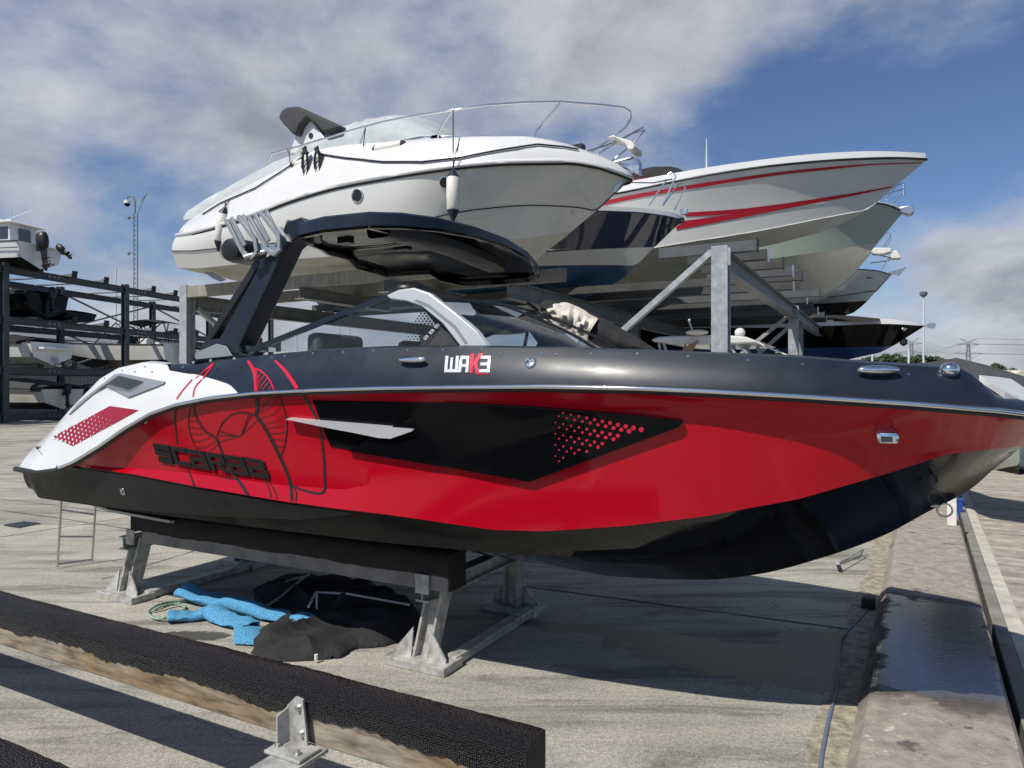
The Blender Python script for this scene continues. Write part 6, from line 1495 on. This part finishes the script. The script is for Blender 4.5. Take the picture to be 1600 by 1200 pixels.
gboat('covered_runabout', 'white runabout with dark cover right beside the bimini boat', 'boat', F, 6.5, 2.4, 1.3, 2.75, M['white'], M['hullgrey'], M['white'], cover=(.15, .9), ch=.6)
F = LFrame(19.2, -.6)
th, rw = gboat('distant_runabout', 'small boat with outboard seen between the grey post and the tower leg', 'boat', F, 6, 2.3, 1.2, 2.9, M['white'], M['hullgrey'], M['white'], cover=(.1, .8), ch=.5)
outboard(th, F, -.05, 0, 4.0, 1.1)
F = LFrame(9.5, -.2)
gboat('low_dark_boat', 'low dark boat on the ground storey behind the white stern, left rack', 'boat', F, 6, 2.2, .9, .55, M['blackmatte'], M['black'], M['blackmatte'], cover=(0, .95), cm_='blackcloth', ch=.35)
# shed behind the rack
sm_ = mat('grey_corrugated_wall', (.30, .31, .31), .6, var=.15, vscale=2); sh = thing('shed', 'long grey corrugated shed behind the left rack', 'shed', lp(0, 9, 0))
mb = MB(); g = []
for i in range(560):
    k = -14+i*.075; w = 9+(.035 if i % 4 < 2 else 0); g.append([lp(k, w, 0), lp(k, w, 4.75)])
mb.grid(g); part('wall', mb, sm_, sh, 0)
mb = MB(); mb.prism([lp(-14, 8.9, 4.75), lp(-14, 14, 6.0), lp(-14, 19, 4.75), lp(-14, 19, 4.6), lp(-14, 8.9, 4.6)], g_*42); part('roof', mb, M['galvdull'], sh, 0)
mb = MB(); mb.box(lp(7, 14, 2.3), g_*20.5, l_*4.8, V((0, 0, 2.3))); part('rear_wall', mb, sm_, sh, 0)
# ---- masts ----
def lattice(name, label, base, h, w0, w1, r, m, seg=14, cat='mast', parent=None, nm='lattice'):
    th = parent or thing(name, label, cat, base)
    mb = MB(); cs = []
    nleg = 3 if w0 < 1.5 else 4
    for i in range(seg+1):
        f = i/seg; w = w0+(w1-w0)*f; cs.append([V(base)+V((w*math.cos(2*math.pi*k/nleg+.5), w*math.sin(2*math.pi*k/nleg+.5), h*f)) for k in range(nleg)])
    for k in range(nleg): mb.tube([c[k] for c in cs], r, 5)
    for i in range(seg):
        for k in range(nleg):
            mb.tube([cs[i][k], cs[i+1][(k+1) % nleg]], r*.55, 4)
            if nleg == 4: mb.tube([cs[i][(k+1) % nleg], cs[i+1][k]], r*.55, 4)
    part(nm, mb, m, th, 60); return th
ms = mat('mast_steel', (.16, .18, .20), .5, metal=.2)
p = pd(211, 600, 60); p.z = 0
th = lattice('camera_mast', 'slender lattice mast with a dome camera on top, beyond the left rack', p, 16.2, .21, .19, .035, ms, 40)
mb = MB(); a = p+V((0, 0, 16.2)); mb.tube([a, a+V((0, 0, 1.0)), a+V((-.12, 0, 1.35)), a+V((-.4, 0, 1.5)), a+V((-.62, 0, 1.35)), a+V((-.66, 0, 1.15))], .06, 8); part('goose_neck', mb, ms, th, 60)
mb = MB(); mb.lathe(a+V((-.66, 0, 1.15)), (0, 0, -1), [(0, .1), (.1, .26), (.32, .28)], 14); part('camera_housing', mb, M['white'], th, 50)
mb = MB(); mb.ball(a+V((-.66, 0, .82)), .24, .24, .24); part('camera_dome', mb, M['black'], th, 60)
mb = MB(); mb.tube([a+V((.2, 0, 0)), a+V((.9, 0, 1.5))], .025, 5); mb.tube([a+V((.5, 0, 1.0)), a+V((1.0, 0, 1.7))], .03, 5); mb.tube([p+V((-.3, 0, 9)), p+V((.7, 0, 8.9))], .03, 5)
for z in (15.8, 12.8): mb.ball(p+V((-.42, -.2, z)), .12, .1, .16); mb.tube([p+V((-.42, -.2, z)), p+V((0, 0, z))], .03, 5)
part('aerial', mb, ms, th, 60)
def pole(u, v, Y, r, label, cat='lamp post', head=True, m=None, nm='lamp_post'):
    p = pd(u, 600, Y); z = CAMZ+(600-v)/FPX*Y; p.z = 0; th = thing(nm, label, cat, p); mb = MB(); mb.tube([p, V((p.x, p.y, z))], [r, r*.7], 8); part('pole', mb, m or ms, th, 60)
    if head: mb = MB(); mb.lathe(V((p.x, p.y, z)), (0, 0, 1), [(-.2, r*1.5), (0, r*3), (.3, r*3.2), (.45, r)], 12); part('lamp_head', mb, ms, th, 50)
    return th
M['polewhite'] = mat('white_pole_paint', (.55, .57, .58), .5)
pole(1443, 461, 80, .13, 'tall pale lamp post at the right between the black speedboat and the pylon', m=M['polewhite'])
pole(1420, 546, 60, .12, 'short pale post under the bow of the black speedboat', 'post', False, M['polewhite'], 'post')
pole(1363, 551, 50, .1, 'short post beside the trees, left of the lamp post', 'post', False, M['polewhite'], 'post')
pole(181, 417, 70, .09, 'thin pale mast standing left of the camera mast', 'mast', False, M['polewhite'], 'mast')
for i, (u, v) in enumerate(((170, 505), (330, 545), (452, 512), (520, 505), (536, 507))):
    pole(u, v, 75, .11, ['thin mast seen through the left rack behind the bimini boat', 'thin mast just right of the tall grey rack post', 'thin mast behind the side window, the leftmost seen through the glass', 'grey mast behind the side window, left of the twin posts', 'grey mast behind the side window, next to the white pillar side'][i], 'mast', False, M['polewhite'], 'mast')
# ---- pylons and their wires ----
def pylon(u, vtop, Y, label):
    p = pd(u, 600, Y); p.z = 0; h = CAMZ+(600-vtop)/FPX*Y
    th = lattice('pylon', label, p, h*.93, h*.10, h*.028, h*.0045, ms, 9, 'pylon', nm='tower')
    th['group'] = 'pylons on the right horizon'
    for z, w in ((.90, .24), (.70, .30)):
        mb = MB(); r = h*.004
        for s in (1, -1):
            mb.tube([p+V((0, 0, h*z)), p+V((s*h*w, 0, h*z+(h*.03 if z < .8 else h*.02)))], r, 4); mb.tube([p+V((0, 0, h*(z+.06))), p+V((s*h*w, 0, h*z+(h*.03 if z < .8 else h*.02)))], r, 4)
            for x in (.3, .6, .85): mb.tube([p+V((s*h*w*x, 0, h*z+h*.03*x)), p+V((s*h*w*(x-.15), 0, h*(z+.06*(1-x))+h*.02*x))], r*.7, 4)
        part('cross_arm', mb, ms, th, 60)
    mb = MB()
    for s in (1, -1): mb.tube([p+V((0, 0, h*.93)), p+V((s*h*.17, 0, h*1.04))], h*.004, 4); mb.tube([p+V((0, 0, h*.97)), p+V((s*h*.17, 0, h*1.04))], h*.004, 4)
    part('peak_horns', mb, ms, th, 60); return p, h
P1, H1 = pylon(1513, 532, 330, 'larger lattice pylon on the right horizon, beyond the black canopy')
P2, H2 = pylon(1424, 531, 420, 'smaller lattice pylon behind the pale lamp post')
wm2 = mat('wire_grey', (.2, .22, .24), .6)
for (z, s) in ((.93, .24), (.93, -.24), (.73, .3), (.73, -.3), (1.04, .17)):
    mb = MB(); A_ = P1+V((H1*s, 0, H1*z)); B_ = P2+V((H2*s, 0, H2*z)); C_ = A_+V((260, -60, 6))
    for a, b_ in ((A_, B_), (A_, C_), (B_, B_+V((-420, 60, 4)))): mb.tube([a.lerp(b_, k/12)-V((0, 0, 5*math.sin(math.pi*k/12))) for k in range(13)], .07, 3)
    solo('power_line', mb, wm2, 'thin overhead power line strung between the two pylons', 'power line', 'power lines between the pylons', 60)
# ---- trees ----
def leafm(nm, c): return mat(nm, c, .75, var=.5, vscale=.8)
LM = [leafm('foliage_dark', (.030, .055, .022)), leafm('foliage_mid', (.05, .085, .03))]
def tree(u, vtop, Y, w, seed, label):
    rnd = random.Random(seed); p = pd(u, 600, Y); p.z = 0; h = CAMZ+(600-vtop)/FPX*Y; W = w/FPX*Y/2
    h *= 1.0; vtop -= 4; h = CAMZ+(600-vtop)/FPX*Y; W *= 1.15; th = thing('tree', label, 'tree', p, 'trees on the right horizon'); mb = MB(); mb.tube([p, p+V((.1, 0, h*.5)), p+V((.2, 0, h*.8))], [.3, .2, .1], 7)
    for k in range(5):
        a = rnd.uniform(0, 6.3); mb.tube([p+V((0, 0, h*.4)), p+V((W*.6*math.cos(a), W*.6*math.sin(a), h*.75))], [.12, .05], 5)
    part('trunk', mb, M['greywood'], th, 60)
    mb = MB(); cl = [(rnd.uniform(-.75, .75)*W, rnd.uniform(-.6, .6)*W, h*rnd.uniform(.45, .88), rnd.uniform(.28, .5)*W) for _ in range(11)]
    for (x, y, z, r) in cl:
        for _ in range(150):
            d = V((rnd.gauss(0, 1), rnd.gauss(0, 1), rnd.gauss(0, 1))).normalized()*r*rnd.uniform(.55, 1.08); d.z *= .75; c = p+V((x, y, min(z+d.z, h)))+V((d.x, d.y, 0))
            if c.z > h: continue
            a = V((rnd.gauss(0, 1), rnd.gauss(0, 1), rnd.gauss(0, 1))).normalized(); b_ = a.orthogonal().normalized(); s = rnd.uniform(.16, .34)
            mb.cur = rnd.random() < .4; mb.add([c+a*s, c+b_*s*.7, c-a*s, c-b_*s*.7], [(0, 1, 2, 3)])
    mb.m = [int(x) for x in mb.m]
    part('crown', mb, LM, th, 0)
for i, (u, v, w) in enumerate(((1345,560,34),(1368,557,30),(1390,554,34),(1412,557,30),(1436,552,34),(1460,557,30),(1482,560,28),(1556,570,26),(1576,571,26))):
    tree(u, v, 95+i % 3*6, w, i+3, 'green tree on the horizon, number %s from the left' % ('one two three four five six seven eight nine'.split()[i]) if False else ['leftmost green tree on the right horizon', 'second tree from the left on the right horizon', 'tree under the bow of the black speedboat', 'tree just left of the smaller pylon', 'tree behind the pale lamp post', 'tree just right of the pale lamp post', 'tree at the left end of the black canopy ridge', 'tree right of the larger pylon, above the black canopy', 'rightmost small tree above the pale building'][i])
# far tree line and buildings low on the horizon
mb = MB(); rnd = random.Random(3)
for i in range(5200):
    x = rnd.uniform(-330, 420); y = rnd.uniform(300, 340); z = rnd.uniform(0, 5.0+2.5*math.sin(x*.05)+1.5*math.sin(x*.17)); c = V((x, y, z)); a = V((rnd.gauss(0, 1), rnd.gauss(0, 1), rnd.gauss(0, 1))).normalized(); b_ = a.orthogonal().normalized(); s = rnd.uniform(1, 2.0); mb.add([c+a*s, c+b_*s, c-a*s, c-b_*s], [(0, 1, 2, 3)])
solo('tree_line', mb, LM[0], 'distant line of trees along the horizon', kind='stuff', ang=0)
bd = thing('warehouse', 'low pale building with a cream gable at the far right edge', 'building', pd(1585, 600, 60)-V((0, 0, 1.8)))
q_ = lambda u, v, Y=60: pd(u, v, Y)
mb = MB(); mb.prism([q_(1556, 605), q_(1660, 605), q_(1660, 580), q_(1556, 580)], V((0, 10, 0))); part('wall', mb, M['polewhite'], bd, 0)
mb = MB(); mb.prism([q_(1554, 581), q_(1592, 581), q_(1592, 578.5), q_(1554, 578.5)], V((0, -1, 0))); mb.prism([q_(1575, 592, 58), q_(1596, 579, 58), q_(1640, 578, 58), q_(1640, 592, 58)], V((0, 3, 0))); part('roof', mb, mat('cream_roof', (.55, .52, .42), .7), bd, 0)
# ---- boat under a black canopy on the water side, past the bow ----
FC = Frame(5.75, 9.6, 28)
cb_ = thing('canopied_boat', 'boat under a peaked black canopy, seen over the red boat bow', 'boat', FC.P(0, 0, -.6))
A = lambda u, v, Y: pd(u, v, Y)
rdg = [A(1497, 559, 9.4), A(1570, 578, 9.0), A(1640, 606, 8.6)]; lft = [A(1385, 566, 10.6), A(1388, 572, 10.4)]
mb = MB(); ap = A(1495, 559, 9.4); n1 = [A(1380, 572, 11.4), A(1470, 600, 8.9), A(1600, 606, 8.4), A(1660, 612, 8.6), A(1600, 600, 10.5)]
mb.grid([[A(1394, 571, 11.6), A(1450, 566, 10.4), ap, A(1545, 571, 9.1), A(1600, 588, 8.8), A(1660, 606, 8.6)], [A(1394, 590, 11.2), A(1450, 592, 10.0), A(1500, 595, 9.0), A(1550, 598, 8.7), A(1610, 604, 8.5), A(1660, 612, 8.4)]])
mb.grid([[A(1394, 571, 11.6), A(1450, 566, 10.4), ap, A(1545, 571, 9.1), A(1600, 588, 8.8), A(1660, 606, 8.6)], [p_+V((1.2, 1.6, -.5)) for p_ in (A(1394, 571, 11.6), A(1450, 566, 10.4), ap, A(1545, 571, 9.1), A(1600, 588, 8.8), A(1660, 606, 8.6))]])
part('canopy', mb, M['darkcover'], cb_, 60)
# a moored boat seen beyond the dock
FM = Frame(11.6, 15.5, -58)
gboat('moored_boat', 'pale hull afloat beyond the dock, just right of the red bow', 'boat', Frame(13.1, 19.2, 120), 5.2, 2.1, 1.5, -.95, M['palegreen'], M['black'], M['white'], group=None)
mb = MB(); a = Qp(12.2, 2.9, -.62); mb.box(a, QD*.5, QN*.55, V((0, 0, .12))); solo('float_block', mb, M['plasticwhite'], 'white floating block on the water past the dock edge', 'float', ang=0, bevel=.03)

for i, (k, w, z, L_, c_) in enumerate(((1.5, -.4, 0, 0, 0),)): pass
F = LFrame(12.6, -.6)
gboat('covered_launch', 'launch under a black cover in the lowest storey of the second bay, left rack', 'boat', F, 6, 2.3, 1.0, .55, M['hullgrey'], M['black'], M['white'], cover=(0, .95), cm_='darkcover', ch=.5)
F = LFrame(-2.2, -.8)
gboat('white_launch', 'white launch cut off by the left photo edge, second storey of the left rack', 'boat', F, 6, 2.4, 1.1, 2.7, M['white'], M['hullgrey'], M['white'], cover=(.2, .9), ch=.4)
